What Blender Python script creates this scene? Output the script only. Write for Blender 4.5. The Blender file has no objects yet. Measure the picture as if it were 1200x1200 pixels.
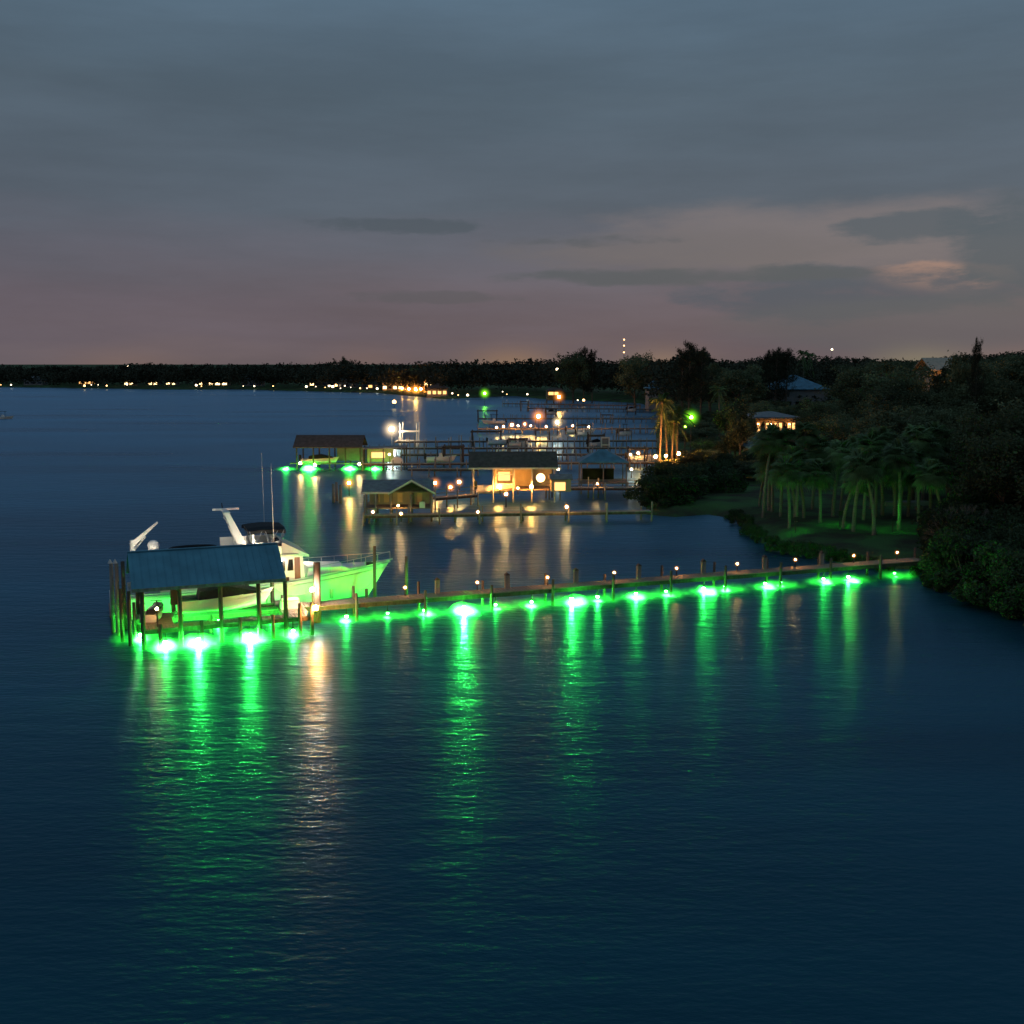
import bpy, math, random
import numpy as np
from mathutils import Vector, Matrix

random.seed(11)
rng = np.random.default_rng(11)
S = bpy.context.scene
COL = S.collection

# ------------------------------------------------------------------ camera frame
CAM_H = 17.0
F = 1287.0 / 1200.0            # focal length over picture width
YH = 426.0                     # horizon row in the 1200 px photograph
PITCH = math.atan((600 - YH) / 1287.0)
cp, sp = math.cos(PITCH), math.sin(PITCH)

def ray(x, y):
    a, b = (x - 600) / 1287.0, -(y - 600) / 1287.0
    return Vector((a, cp + b * sp, -sp + b * cp))
def at(x, y, z=0.0):
    d = ray(x, y)
    t = (z - CAM_H) / d.z
    return Vector((d.x * t, d.y * t, z))
def at_d(x, y, D):
    d = ray(x, y)
    t = D / d.y
    return Vector((d.x * t, D, CAM_H + d.z * t))
def to_px(p):
    y, z = p[1], p[2] - CAM_H
    dep = y * cp - z * sp
    up = y * sp + z * cp
    return 600 + 1287 * p[0] / dep, 600 - 1287 * up / dep

# ------------------------------------------------------------------ materials
def nt(mat):
    mat.use_nodes = True
    n = mat.node_tree
    n.nodes.clear()
    return n
def node(n, t, **kw):
    o = n.nodes.new(t)
    for k, v in kw.items():
        if k.startswith('i_'):
            o.inputs[k[2:].replace('_', ' ')].default_value = v
        else:
            setattr(o, k, v)
    return o
def mat(name, col, rough=0.6, var=0.25, scale=3.0, bump=0.0, bscale=20.0, metal=0.0, stretch=(1, 1, 1),
        rnd=0.0, transl=None, spec=0.4, seam=None):
    m = bpy.data.materials.new(name)
    n = nt(m)
    out = node(n, 'ShaderNodeOutputMaterial')
    p = node(n, 'ShaderNodeBsdfPrincipled')
    p.inputs['Roughness'].default_value = rough
    p.inputs['Metallic'].default_value = metal
    p.inputs['Specular IOR Level'].default_value = spec
    tc = node(n, 'ShaderNodeTexCoord')
    mp = node(n, 'ShaderNodeMapping')
    mp.inputs['Scale'].default_value = stretch
    n.links.new(tc.outputs['Object'], mp.inputs['Vector'])
    nz = node(n, 'ShaderNodeTexNoise')
    nz.inputs['Scale'].default_value = scale
    nz.inputs['Detail'].default_value = 4
    n.links.new(mp.outputs[0], nz.inputs['Vector'])
    cr = node(n, 'ShaderNodeValToRGB')
    c = Vector(col)
    cr.color_ramp.elements[0].position = 0.3
    cr.color_ramp.elements[1].position = 0.7
    cr.color_ramp.elements[0].color = (*(c * (1 - var)), 1)
    cr.color_ramp.elements[1].color = (*(c * (1 + var)), 1)
    n.links.new(nz.outputs['Fac'], cr.inputs[0])
    colout = cr.outputs[0]
    if rnd:
        oi = node(n, 'ShaderNodeObjectInfo')
        mr = node(n, 'ShaderNodeMapRange')
        mr.inputs['To Min'].default_value = 1 - rnd
        mr.inputs['To Max'].default_value = 1 + rnd
        n.links.new(oi.outputs['Random'], mr.inputs[0])
        vm = node(n, 'ShaderNodeVectorMath', operation='SCALE')
        n.links.new(colout, vm.inputs[0])
        n.links.new(mr.outputs[0], vm.inputs['Scale'])
        colout = vm.outputs[0]
    n.links.new(colout, p.inputs['Base Color'])
    hsrc = None
    if bump:
        b = node(n, 'ShaderNodeBump')
        b.inputs['Strength'].default_value = bump
        b.inputs['Distance'].default_value = 0.05
        nb = node(n, 'ShaderNodeTexNoise')
        nb.inputs['Scale'].default_value = bscale
        n.links.new(mp.outputs[0], nb.inputs['Vector'])
        n.links.new(nb.outputs['Fac'], b.inputs['Height'])
        n.links.new(b.outputs[0], p.inputs['Normal'])
    if seam:
        b = node(n, 'ShaderNodeBump')
        b.inputs['Strength'].default_value = 0.3
        b.inputs['Distance'].default_value = 0.04
        w = node(n, 'ShaderNodeTexWave', wave_type='BANDS', bands_direction='X', wave_profile='SAW')
        w.inputs['Scale'].default_value = seam
        n.links.new(tc.outputs['Object'], w.inputs['Vector'])
        n.links.new(w.outputs['Fac'], b.inputs['Height'])
        n.links.new(b.outputs[0], p.inputs['Normal'])
    if transl:
        t = node(n, 'ShaderNodeBsdfTranslucent')
        n.links.new(colout, t.inputs['Color'])
        mx = node(n, 'ShaderNodeMixShader')
        mx.inputs[0].default_value = transl
        n.links.new(p.outputs[0], mx.inputs[1])
        n.links.new(t.outputs[0], mx.inputs[2])
        n.links.new(mx.outputs[0], out.inputs[0])
    else:
        n.links.new(p.outputs[0], out.inputs[0])
    return m
def emat(name, col, strength):
    m = bpy.data.materials.new(name)
    n = nt(m)
    out = node(n, 'ShaderNodeOutputMaterial')
    e = node(n, 'ShaderNodeEmission')
    e.inputs[0].default_value = (*col, 1)
    e.inputs[1].default_value = strength
    n.links.new(e.outputs[0], out.inputs[0])
    return m

M = {}
M['deck'] = mat('weathered_deck_boards', (0.20, 0.165, 0.13), 0.8, 0.4, 5, 0.6, 30, stretch=(0.3, 3, 1))
M['wood'] = mat('dark_dock_timber', (0.085, 0.065, 0.05), 0.85, 0.4, 4, 0.5, 12, stretch=(1, 1, 0.2))
M['palewood'] = mat('pale_weathered_timber', (0.25, 0.22, 0.18), 0.85, 0.3, 4, 0.5, 12, stretch=(1, 1, 0.2))
M['roof_teal'] = mat('blue_green_metal_roof', (0.085, 0.25, 0.32), 0.7, 0.18, 0.7, seam=1.2, spec=0.3)
M['roof_blue'] = mat('blue_metal_roof', (0.05, 0.16, 0.24), 0.6, 0.3, 0.9, seam=1.0)
M['roof_brown'] = mat('brown_shingle_roof', (0.075, 0.06, 0.052), 0.9, 0.3, 2, 0.5, 8)
M['roof_grey'] = mat('grey_shingle_roof', (0.18, 0.18, 0.19), 0.9, 0.25, 2, 0.5, 8)
M['roof_cream'] = mat('cream_tile_roof', (0.42, 0.34, 0.25), 0.8, 0.15, 2, 0.4, 8)
M['trim'] = mat('white_trim_paint', (0.6, 0.58, 0.54), 0.6, 0.12, 3)
M['wall_warm'] = mat('cream_wall_paint', (0.42, 0.34, 0.24), 0.8, 0.15, 1)
M['wall_brown'] = mat('brown_timber_wall', (0.12, 0.075, 0.045), 0.8, 0.3, 1.5)
M['wall_grey'] = mat('grey_siding_paint', (0.22, 0.22, 0.22), 0.8, 0.15, 1)
M['gel'] = mat('white_gelcoat', (0.80, 0.79, 0.76), 0.3, 0.08, 1, spec=0.5)
M['gel_deck'] = mat('grey_white_nonskid_deck', (0.55, 0.54, 0.50), 0.7, 0.08, 4)
M['teak'] = mat('varnished_red_teak', (0.16, 0.035, 0.015), 0.35, 0.25, 6, stretch=(1, 1, 0.2))
M['canvas'] = mat('dark_canvas', (0.012, 0.014, 0.018), 0.9, 0.2, 6, 0.3, 20)
M['canvas_blue'] = mat('navy_boat_cover_canvas', (0.02, 0.03, 0.06), 0.9, 0.2, 6, 0.3, 20)
M['glass'] = mat('dark_tinted_glass', (0.012, 0.014, 0.016), 0.08, 0.1, 1, spec=0.6)
M['steel'] = mat('polished_steel_rail', (0.6, 0.6, 0.6), 0.3, 0.05, 1, metal=0.9)
M['whip'] = mat('white_fibreglass', (0.75, 0.75, 0.75), 0.5, 0.04, 1)
M['boot'] = mat('dark_bottom_paint', (0.02, 0.02, 0.03), 0.6, 0.1, 1)
M['fender'] = mat('pale_vinyl', (0.4, 0.38, 0.36), 0.5, 0.1, 1)
M['black'] = mat('black_metal', (0.02, 0.02, 0.02), 0.5, 0.1, 1)
M['bark'] = mat('rough_grey_bark', (0.13, 0.10, 0.075), 0.9, 0.35, 5, 0.6, 12, stretch=(1, 1, 0.3))
M['palmbark'] = mat('ringed_palm_bark', (0.17, 0.14, 0.11), 0.9, 0.3, 5, 0.6, 10, stretch=(0.2, 0.2, 3))
M['leaf'] = mat('dark_green_foliage', (0.095, 0.115, 0.060), 0.8, 0.65, 0.35, rnd=0.45, transl=0.25, spec=0.1)
M['leaf_pine'] = mat('feathery_pine_foliage', (0.04, 0.048, 0.03), 0.85, 0.4, 0.6, rnd=0.3, transl=0.2, spec=0.1)
M['leaf_palm'] = mat('palm_frond_green', (0.13, 0.205, 0.075), 0.6, 0.35, 1.5, rnd=0.3, transl=0.3, spec=0.2)
M['leaf_mang'] = mat('mangrove_leaf_green', (0.045, 0.07, 0.032), 0.7, 0.5, 0.8, rnd=0.35, transl=0.25, spec=0.15)
M['leaf_far'] = mat('far_wood_foliage', (0.05, 0.054, 0.036), 0.9, 0.6, 0.06, spec=0.05)
M['farland'] = mat('hazy_far_ground', (0.03, 0.035, 0.025), 0.9, 0.3, 0.02)
M['e_warmwhite'] = emat('warm_white_glow', (1.0, .86, .62), 1900)
M['e_warm'] = emat('warm_bulb_glow', (1.0, 0.46, 0.12), 460)
M['e_strong'] = emat('strong_warm_bulb_glow', (1.0, 0.36, 0.07), 1900)
M['e_orange'] = emat('sodium_lamp_glow', (1.0, 0.36, 0.06), 750)
M['e_white'] = emat('white_lamp_glow', (1.0, 0.78, 0.5), 380)
M['e_far'] = emat('far_warm_lamp_glow', (1.0, 0.50, 0.18), 7)
M['e_farw'] = emat('far_white_lamp_glow', (1.0, 0.78, 0.5), 6)
M['e_lime'] = emat('lime_lamp_glow', (0.30, 1.0, 0.04), 160)
M['e_win'] = emat('lit_window_glow', (1.0, 0.50, 0.16), 2.2)
M['e_winb'] = emat('bright_window_glow', (1.0, 0.66, 0.30), 5.0)
GREEN = (0.04, 1.0, 0.07)
M['e_green_s'] = emat('strong_green_lamp_glow', GREEN, 260)
M['e_green_m'] = emat('green_lamp_glow', GREEN, 130)
M['e_green_w'] = emat('weak_green_lamp_glow', GREEN, 40)

# lawn / earth mix
m = bpy.data.materials.new('grass_and_earth'); M['land'] = m
n = nt(m)
out = node(n, 'ShaderNodeOutputMaterial'); p = node(n, 'ShaderNodeBsdfPrincipled'); p.inputs['Roughness'].default_value = 0.9
p.inputs['Specular IOR Level'].default_value = 0.1
tc = node(n, 'ShaderNodeTexCoord')
nz = node(n, 'ShaderNodeTexNoise'); nz.inputs['Scale'].default_value = 0.25; nz.inputs['Detail'].default_value = 8
n.links.new(tc.outputs['Object'], nz.inputs['Vector'])
cr = node(n, 'ShaderNodeValToRGB')
cr.color_ramp.elements[0].position = 0.38; cr.color_ramp.elements[0].color = (0.045, 0.04, 0.026, 1)
cr.color_ramp.elements[1].position = 0.6; cr.color_ramp.elements[1].color = (0.06, 0.125, 0.04, 1)
n.links.new(nz.outputs['Fac'], cr.inputs[0]); n.links.new(cr.outputs[0], p.inputs['Base Color'])
b = node(n, 'ShaderNodeBump'); b.inputs['Strength'].default_value = 0.6; b.inputs['Distance'].default_value = 0.15
nb = node(n, 'ShaderNodeTexNoise'); nb.inputs['Scale'].default_value = 5
n.links.new(tc.outputs['Object'], nb.inputs['Vector']); n.links.new(nb.outputs['Fac'], b.inputs['Height'])
n.links.new(b.outputs[0], p.inputs['Normal']); n.links.new(p.outputs[0], out.inputs[0])

# water
m = bpy.data.materials.new('rippled_night_water'); M['water'] = m
n = nt(m)
out = node(n, 'ShaderNodeOutputMaterial'); p = node(n, 'ShaderNodeBsdfPrincipled')
p.inputs['Roughness'].default_value = 0.30; p.inputs['IOR'].default_value = 1.33
p.inputs['Specular IOR Level'].default_value = 0.5
p.inputs['Specular Tint'].default_value = (0.21, 0.55, 0.98, 1)
tc = node(n, 'ShaderNodeTexCoord')
def wn(scale, stretch, detail=3, rot=0.0):
    mp = node(n, 'ShaderNodeMapping'); mp.inputs['Scale'].default_value = stretch; mp.inputs['Rotation'].default_value = (0, 0, rot)
    n.links.new(tc.outputs['Object'], mp.inputs['Vector'])
    z = node(n, 'ShaderNodeTexNoise'); z.inputs['Scale'].default_value = scale; z.inputs['Detail'].default_value = detail
    n.links.new(mp.outputs[0], z.inputs['Vector'])
    return z.outputs['Fac']
big = wn(0.03, (0.35, 1.6, 1), 5, 0.25)
cr = node(n, 'ShaderNodeValToRGB')
cr.color_ramp.elements[0].position = 0.35; cr.color_ramp.elements[0].color = (0.003, 0.036, 0.053, 1)
cr.color_ramp.elements[1].position = 0.65; cr.color_ramp.elements[1].color = (0.006, 0.080, 0.112, 1)
n.links.new(big, cr.inputs[0]); n.links.new(cr.outputs[0], p.inputs['Base Color'])
mr = node(n, 'ShaderNodeMapRange'); mr.inputs['From Min'].default_value = 0.3; mr.inputs['From Max'].default_value = 0.7
mr.inputs['To Min'].default_value = 0.25; mr.inputs['To Max'].default_value = 0.39
n.links.new(big, mr.inputs[0]); n.links.new(mr.outputs[0], p.inputs['Roughness'])
prev = None
for fac, st, dist in ((wn(0.55, (0.5, 1.6, 1), 3, 0.1), 0.42, 0.17), (wn(2.6, (0.6, 1.4, 1), 4, -0.2), 0.62, 0.065)):
    b = node(n, 'ShaderNodeBump'); b.inputs['Strength'].default_value = st; b.inputs['Distance'].default_value = dist
    n.links.new(fac, b.inputs['Height'])
    if prev: n.links.new(prev, b.inputs['Normal'])
    prev = b.outputs[0]
n.links.new(prev, p.inputs['Normal'])
p.inputs['Specular IOR Level'].default_value = 0.0; p.inputs['Roughness'].default_value = 1.0
for l_ in list(n.links):
    if l_.to_socket == p.inputs['Roughness']: n.links.remove(l_)
gl = node(n, 'ShaderNodeBsdfGlossy'); gl.distribution = 'GGX'; gl.inputs['Color'].default_value = (0.37, 0.57, 0.80, 1)
n.links.new(mr.outputs[0], gl.inputs['Roughness']); n.links.new(prev, gl.inputs['Normal'])
fr = node(n, 'ShaderNodeFresnel'); fr.inputs['IOR'].default_value = 1.33; n.links.new(prev, fr.inputs['Normal'])
mx = node(n, 'ShaderNodeMixShader'); n.links.new(fr.outputs[0], mx.inputs[0]); n.links.new(p.outputs[0], mx.inputs[1]); n.links.new(gl.outputs[0], mx.inputs[2])
n.links.new(mx.outputs[0], out.inputs[0])

# ------------------------------------------------------------------ mesh builder
class MB:
    def __init__(s): s.v = []; s.f = []
    def add(s, vs, fs):
        o = len(s.v); s.v += [tuple(v) for v in vs]; s.f += [tuple(i + o for i in f) for f in fs]; return s
    def box(s, x0, y0, z0, x1, y1, z1):
        return s.add([(x0,y0,z0),(x1,y0,z0),(x1,y1,z0),(x0,y1,z0),(x0,y0,z1),(x1,y0,z1),(x1,y1,z1),(x0,y1,z1)],
                     [(0,3,2,1),(4,5,6,7),(0,1,5,4),(1,2,6,5),(2,3,7,6),(3,0,4,7)])
    def cyl(s, a, b, r0, r1=None, n=8, cap=True):
        r1 = r0 if r1 is None else r1
        a, b = Vector(a), Vector(b); d = (b - a).normalized()
        u = d.cross(Vector((0, 0, 1))) if abs(d.z) < 0.95 else d.cross(Vector((1, 0, 0)))
        u.normalize(); w = d.cross(u)
        vs = []
        for c, r in ((a, r0), (b, r1)):
            for k in range(n):
                t = 2 * math.pi * k / n
                vs.append(c + u * math.cos(t) * r + w * math.sin(t) * r)
        fs = [(k, (k + 1) % n, n + (k + 1) % n, n + k) for k in range(n)]
        if cap: fs += [tuple(range(n - 1, -1, -1)), tuple(range(n, 2 * n))]
        return s.add(vs, fs)
    def prism(s, prof, y0, y1):            # profile in x,z pushed along y
        k = len(prof)
        vs = [(x, y0, z) for x, z in prof] + [(x, y1, z) for x, z in prof]
        fs = [(i, (i + 1) % k, k + (i + 1) % k, k + i) for i in range(k)] + [tuple(range(k - 1, -1, -1)), tuple(range(k, 2 * k))]
        return s.add(vs, fs)
    def ball(s, c, r, n=8, m=5, sz=1.0):
        c = Vector(c); vs = [c + Vector((0, 0, r * sz))]
        for i in range(1, m):
            ph = math.pi * i / m
            for k in range(n):
                t = 2 * math.pi * k / n
                vs.append(c + Vector((math.sin(ph) * math.cos(t) * r, math.sin(ph) * math.sin(t) * r, math.cos(ph) * r * sz)))
        vs.append(c - Vector((0, 0, r * sz)))
        fs = [(0, 1 + k, 1 + (k + 1) % n) for k in range(n)]
        for i in range(m - 2):
            for k in range(n):
                a = 1 + i * n
                fs.append((a + k, a + n + k, a + n + (k + 1) % n, a + (k + 1) % n))
        l = len(vs) - 1; a = 1 + (m - 2) * n
        fs += [(a + k, l, a + (k + 1) % n) for k in range(n)]
        return s.add(vs, fs)
    def build(s, name, material, parent=None, smooth=False):
        me = bpy.data.meshes.new(name); me.from_pydata(s.v, [], s.f); me.update()
        me.materials.append(material)
        if smooth:
            for pl in me.polygons: pl.use_smooth = True
        o = bpy.data.objects.new(name, me); COL.objects.link(o)
        if parent: o.parent = parent
        return o

def tag(o, label=None, cat=None, group=None, kind=None):
    if label: o['label'] = label
    if cat: o['category'] = cat
    if group: o['group'] = group
    if kind: o['kind'] = kind
    return o
def empty(name, loc, rz=0.0, label=None, cat=None, group=None):
    o = bpy.data.objects.new(name, None); o.location = loc; o.rotation_euler = (0, 0, rz); o.empty_display_size = 0.3
    COL.objects.link(o); return tag(o, label, cat, group)
KIDS = {}
def dup(root, loc, rz=0.0, scale=1.0, label=None, group=None):
    r = root.copy(); COL.objects.link(r); r.location = loc; r.rotation_euler = (0, 0, rz); r.scale = (scale,) * 3 if not isinstance(scale, tuple) else scale
    if label: r['label'] = label
    if group: r['group'] = group
    for ch in KIDS.setdefault(root.name, [c for c in bpy.data.objects if c.parent == root]):
        c = ch.copy(); COL.objects.link(c); c.parent = r
        for g in KIDS.setdefault(ch.name, [q for q in bpy.data.objects if q.parent == ch]):
            d = g.copy(); COL.objects.link(d); d.parent = c
    return r
ORD = ['first', 'second', 'third', 'fourth', 'fifth', 'sixth', 'seventh', 'eighth', 'ninth', 'tenth', 'eleventh', 'twelfth',
       'thirteenth', 'fourteenth', 'fifteenth', 'sixteenth', 'seventeenth', 'eighteenth']

# ------------------------------------------------------------------ land and water
SHORE_PX = [(-900, 451), (-400, 452), (0, 453.5), (100, 455), (200, 456.5), (280, 456.5), (380, 459), (440, 460.5), (470, 463), (520, 468),
            (560, 466), (600, 464), (640, 468), (700, 470), (752, 473), (772, 482), (768, 500), (769, 530), (768, 560), (756, 580),
            (757, 603), (790, 606), (830, 603), (862, 608), (890, 625), (915, 643), (960, 654), (1010, 664), (1075, 668), (1092, 680),
            (1110, 693), (1150, 703), (1200, 722), (1320, 750), (1500, 800), (1900, 900)]
SHORE = np.array([[p.x, p.y] for p in (at(x, y) for x, y in SHORE_PX)])
def shore_sd(P):                                         # signed distance, positive on land
    P = np.asarray(P, float)
    best = np.full(len(P), 1e9); 
    for a, b in zip(SHORE[:-1], SHORE[1:]):
        d = b - a; L = d @ d
        t = np.clip(((P - a) @ d) / L, 0, 1)
        q = a + t[:, None] * d
        best = np.minimum(best, np.hypot(*(P - q).T))
    # inside test: polygon closed far behind
    poly = np.vstack([SHORE, [[4000, SHORE[-1][1]], [20000, 20000], [-20000, 20000], [-20000, SHORE[0][1]]]])
    ins = np.zeros(len(P), bool)
    j = len(poly) - 1
    for i in range(len(poly)):
        xi, yi = poly[i]; xj, yj = poly[j]
        if yi != yj:
            c = ((yi > P[:, 1]) != (yj > P[:, 1])) & (P[:, 0] < (xj - xi) * (P[:, 1] - yi) / (yj - yi) + xi)
            ins ^= c
        j = i
    return np.where(ins, best, -best)
def land_z(P, sd=None):
    P = np.asarray(P, float)
    sd = shore_sd(P) if sd is None else sd
    z = np.where(sd > 0, 0.9 * np.clip(sd / 3.0, 0, 1) ** 0.7 + np.clip(sd * 0.012, 0, 2.2), np.clip(sd * 0.4, -1.5, 0))
    z = z + np.where(sd > 0, 0.12 * np.sin(P[:, 0] * 0.6) * np.cos(P[:, 1] * 0.5) * np.clip(sd / 3, 0, 1), 0) - 0.02
    return z
def gz(x, y): return float(land_z([[x, y]])[0])

Ds = np.concatenate([np.geomspace(38, 160, 170), np.geomspace(162, 1100, 110), [1300, 1800, 3000, 5000, 9000, 16000]])
Us = np.linspace(-0.95, 0.95, 260)
gx = (Ds[:, None] * Us[None, :]).ravel(); gy = np.repeat(Ds, len(Us))
PP = np.stack([gx, gy], 1); sd = shore_sd(PP); zz = land_z(PP, sd)
W = len(Us); faces = []
keep = (sd > -25)
for i in range(len(Ds) - 1):
    for j in range(W - 1):
        a = i * W + j
        if keep[a] or keep[a + 1] or keep[a + W] or keep[a + W + 1]:
            faces.append((a, a + 1, a + W + 1, a + W))
mb = MB(); mb.v = list(zip(gx, gy, zz)); mb.f = faces
land = mb.build('ground', M['land'], smooth=True)
tag(land, 'dark grassy shore land curving round the water', kind='structure')
water = MB().add([(-9000, -300, 0), (9000, -300, 0), (9000, 15000, 0), (-9000, 15000, 0)], [(0, 1, 2, 3)]).build('water', M['water'])
tag(water, 'dark blue rippled river water', kind='structure')

# ------------------------------------------------------------------ lamps
def bulb_mesh(r, n=6, m=4): return MB().ball((0, 0, 0), r, n, m)
HZ = {}
def bloom_volume(mk, R_):
    """emissive volume painting the bloom round a bright lamp"""
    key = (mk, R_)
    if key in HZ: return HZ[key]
    m = bpy.data.materials.new('lamp_bloom_volume'); n = nt(m)
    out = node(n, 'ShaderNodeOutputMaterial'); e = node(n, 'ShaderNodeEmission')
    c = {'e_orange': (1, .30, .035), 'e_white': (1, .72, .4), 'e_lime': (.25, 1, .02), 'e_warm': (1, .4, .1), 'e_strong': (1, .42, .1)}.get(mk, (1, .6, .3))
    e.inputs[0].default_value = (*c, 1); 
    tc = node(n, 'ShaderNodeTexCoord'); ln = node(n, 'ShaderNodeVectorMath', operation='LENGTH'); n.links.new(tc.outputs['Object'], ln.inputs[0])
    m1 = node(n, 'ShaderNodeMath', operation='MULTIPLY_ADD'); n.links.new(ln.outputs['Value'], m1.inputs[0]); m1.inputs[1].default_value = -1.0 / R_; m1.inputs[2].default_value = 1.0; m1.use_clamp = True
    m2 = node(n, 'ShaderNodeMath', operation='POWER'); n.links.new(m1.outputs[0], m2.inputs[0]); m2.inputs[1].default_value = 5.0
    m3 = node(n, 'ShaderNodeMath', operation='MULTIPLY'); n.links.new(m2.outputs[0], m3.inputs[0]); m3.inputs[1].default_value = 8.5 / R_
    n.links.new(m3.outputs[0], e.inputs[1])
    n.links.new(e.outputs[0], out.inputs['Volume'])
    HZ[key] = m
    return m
LIGHTS = []
def lamp(name, pos, base_z, mk, r, label, cat='lamp', group=None, post='wood', pr=0.05, glow=0):
    """a lamp on a post: globe at pos, post down to base_z"""
    t = empty(name, (pos.x, pos.y, base_z), 0, label, cat, group)
    h = pos.z - base_z
    if h > r + 0.05:
        MB().cyl((0, 0, 0), (0, 0, h - r * 0.8), pr, pr * 0.8, 6).build('post', M[post], t)
    MB().cyl((0, 0, h - r * 1.15), (0, 0, h - r * 0.72), r * 0.55, r * 0.7, 8).build('collar', M['black'], t)
    b = bulb_mesh(r); 
    b.v = [(x, y, z + h) for x, y, z in b.v]
    b.build('bulb', M[mk], t, True)
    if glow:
        MB().ball((0, 0, 0), r * glow, 12, 8).build('glow', bloom_volume(mk, r * glow), t, True).location = (0, 0, h)  # bloom round the bulb, drawn as a glowing shell
    return t

# ------------------------------------------------------------------ docks
def dock(name, p0, p1, width, deck_z, step, label, up=0.8, rail=False, pr=0.14, group=None, both=True, deckm='deck', boards=True, jit=.1, postm='wood'):
    """p0 -> p1 ground points of the deck centre line"""
    p0, p1 = Vector((p0.x, p0.y, 0)), Vector((p1.x, p1.y, 0))
    L = (p1 - p0).length; ang = math.atan2(p1.y - p0.y, p1.x - p0.x)
    t = empty(name, p0, ang, label, 'dock', group)
    d = MB()
    if boards:
        k = 0; w = 0.28
        nb = int(L / w)
        for i in range(nb):
            d.box(i * w, -width / 2 - random.uniform(0, .03), deck_z - 0.05, i * w + w - 0.03, width / 2 + random.uniform(0, .03), deck_z + random.uniform(-.006, .006))
    else:
        d.box(0, -width / 2, deck_z - 0.08, L, width / 2, deck_z)
    d.build('deck', M[deckm], t)
    s = MB()
    for yy in (-width / 2 + 0.08, width / 2 - 0.08):
        s.box(0, yy - 0.05, deck_z - 0.32, L, yy + 0.05, deck_z - 0.055)
    s.build('stringer', M['wood'], t)
    n = max(1, int(L / step)); pm = None
    for i in range(n + 1):
        for sy in ((-1, 1) if both else (-1,)):
            x = min(max(i * L / n + random.uniform(-jit, jit), 0), L); yy = sy * (width / 2 + pr * 0.7)
            q = MB().cyl((x + random.uniform(-.04, .04), yy, -1.0), (x, yy, deck_z + up * random.uniform(0.6 - min(jit * .4, .4), 1.15 + jit * .3)), pr * 1.05, pr * 0.85, 8)
            q.build('piling', M[postm], t, True)
    if rail:
        for zz in (0.5, 0.95):
            MB().box(0, -width / 2 - 0.03, deck_z + zz, L, -width / 2 + 0.03, deck_z + zz + 0.07).build('rail', M['palewood'], t)
    return t

A = at(345, 709.5, 1.2); B = at(1080, 655, 1.2)
dirv = (B - A).normalized()
P0 = A - dirv * 10.0
main_dock = dock('long_dock', P0, B, 1.5, 1.2, 4.6, 'long narrow timber dock lit green from below, running from yacht to right bank', up=0.75, pr=.115)

# low lamps on the long dock
k = 0
for px, py in ((472, 683), (556, 677), (638, 671), (717, 666), (792, 661.5), (865, 657), (935, 652.5), (1006, 648), (1068, 647)):
    base = at(px, py + 13.0, 1.2)
    # snap to the far edge of the deck
    s_ = (base - A).dot(dirv); c = A + dirv * s_ + Vector((-dirv.y, dirv.x, 0)) * 0.45
    pos = Vector((c.x, c.y, 1.78))
    lamp('dock_lamp', pos, 1.2, 'e_warm', 0.055, 'small warm lamp on the long green-lit dock, %s one from the yacht' % ORD[k], group='lamps along the long dock', glow=6)
    k += 1
# electric pedestals between lamps
for i, px in enumerate((515, 597, 678, 752, 828, 900, 967)):
    g = at(px, 700, 1.2); 
    # intersect dock line at this column
    lo, hi = 0.0, 70.0
    for _ in range(30):
        mid = (lo + hi) / 2
        if to_px(A + dirv * mid)[0] < px: lo = mid
        else: hi = mid
    c = A + dirv * lo + Vector((-dirv.y, dirv.x, 0)) * 0.5
    t = empty('power_pedestal', (c.x, c.y, 1.2), math.atan2(dirv.y, dirv.x), 'short brown power pedestal on the long dock, %s one from the yacht' % ORD[i], 'pedestal', 'power pedestals along the long dock')
    MB().box(-0.16, -0.12, 0, 0.16, 0.12, 0.95).build('cabinet', M['palewood'], t)
    MB().prism([(-0.2, 0.95), (0.2, 0.95), (0, 1.12)], -0.15, 0.15).build('cap', M['wood'], t)

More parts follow.
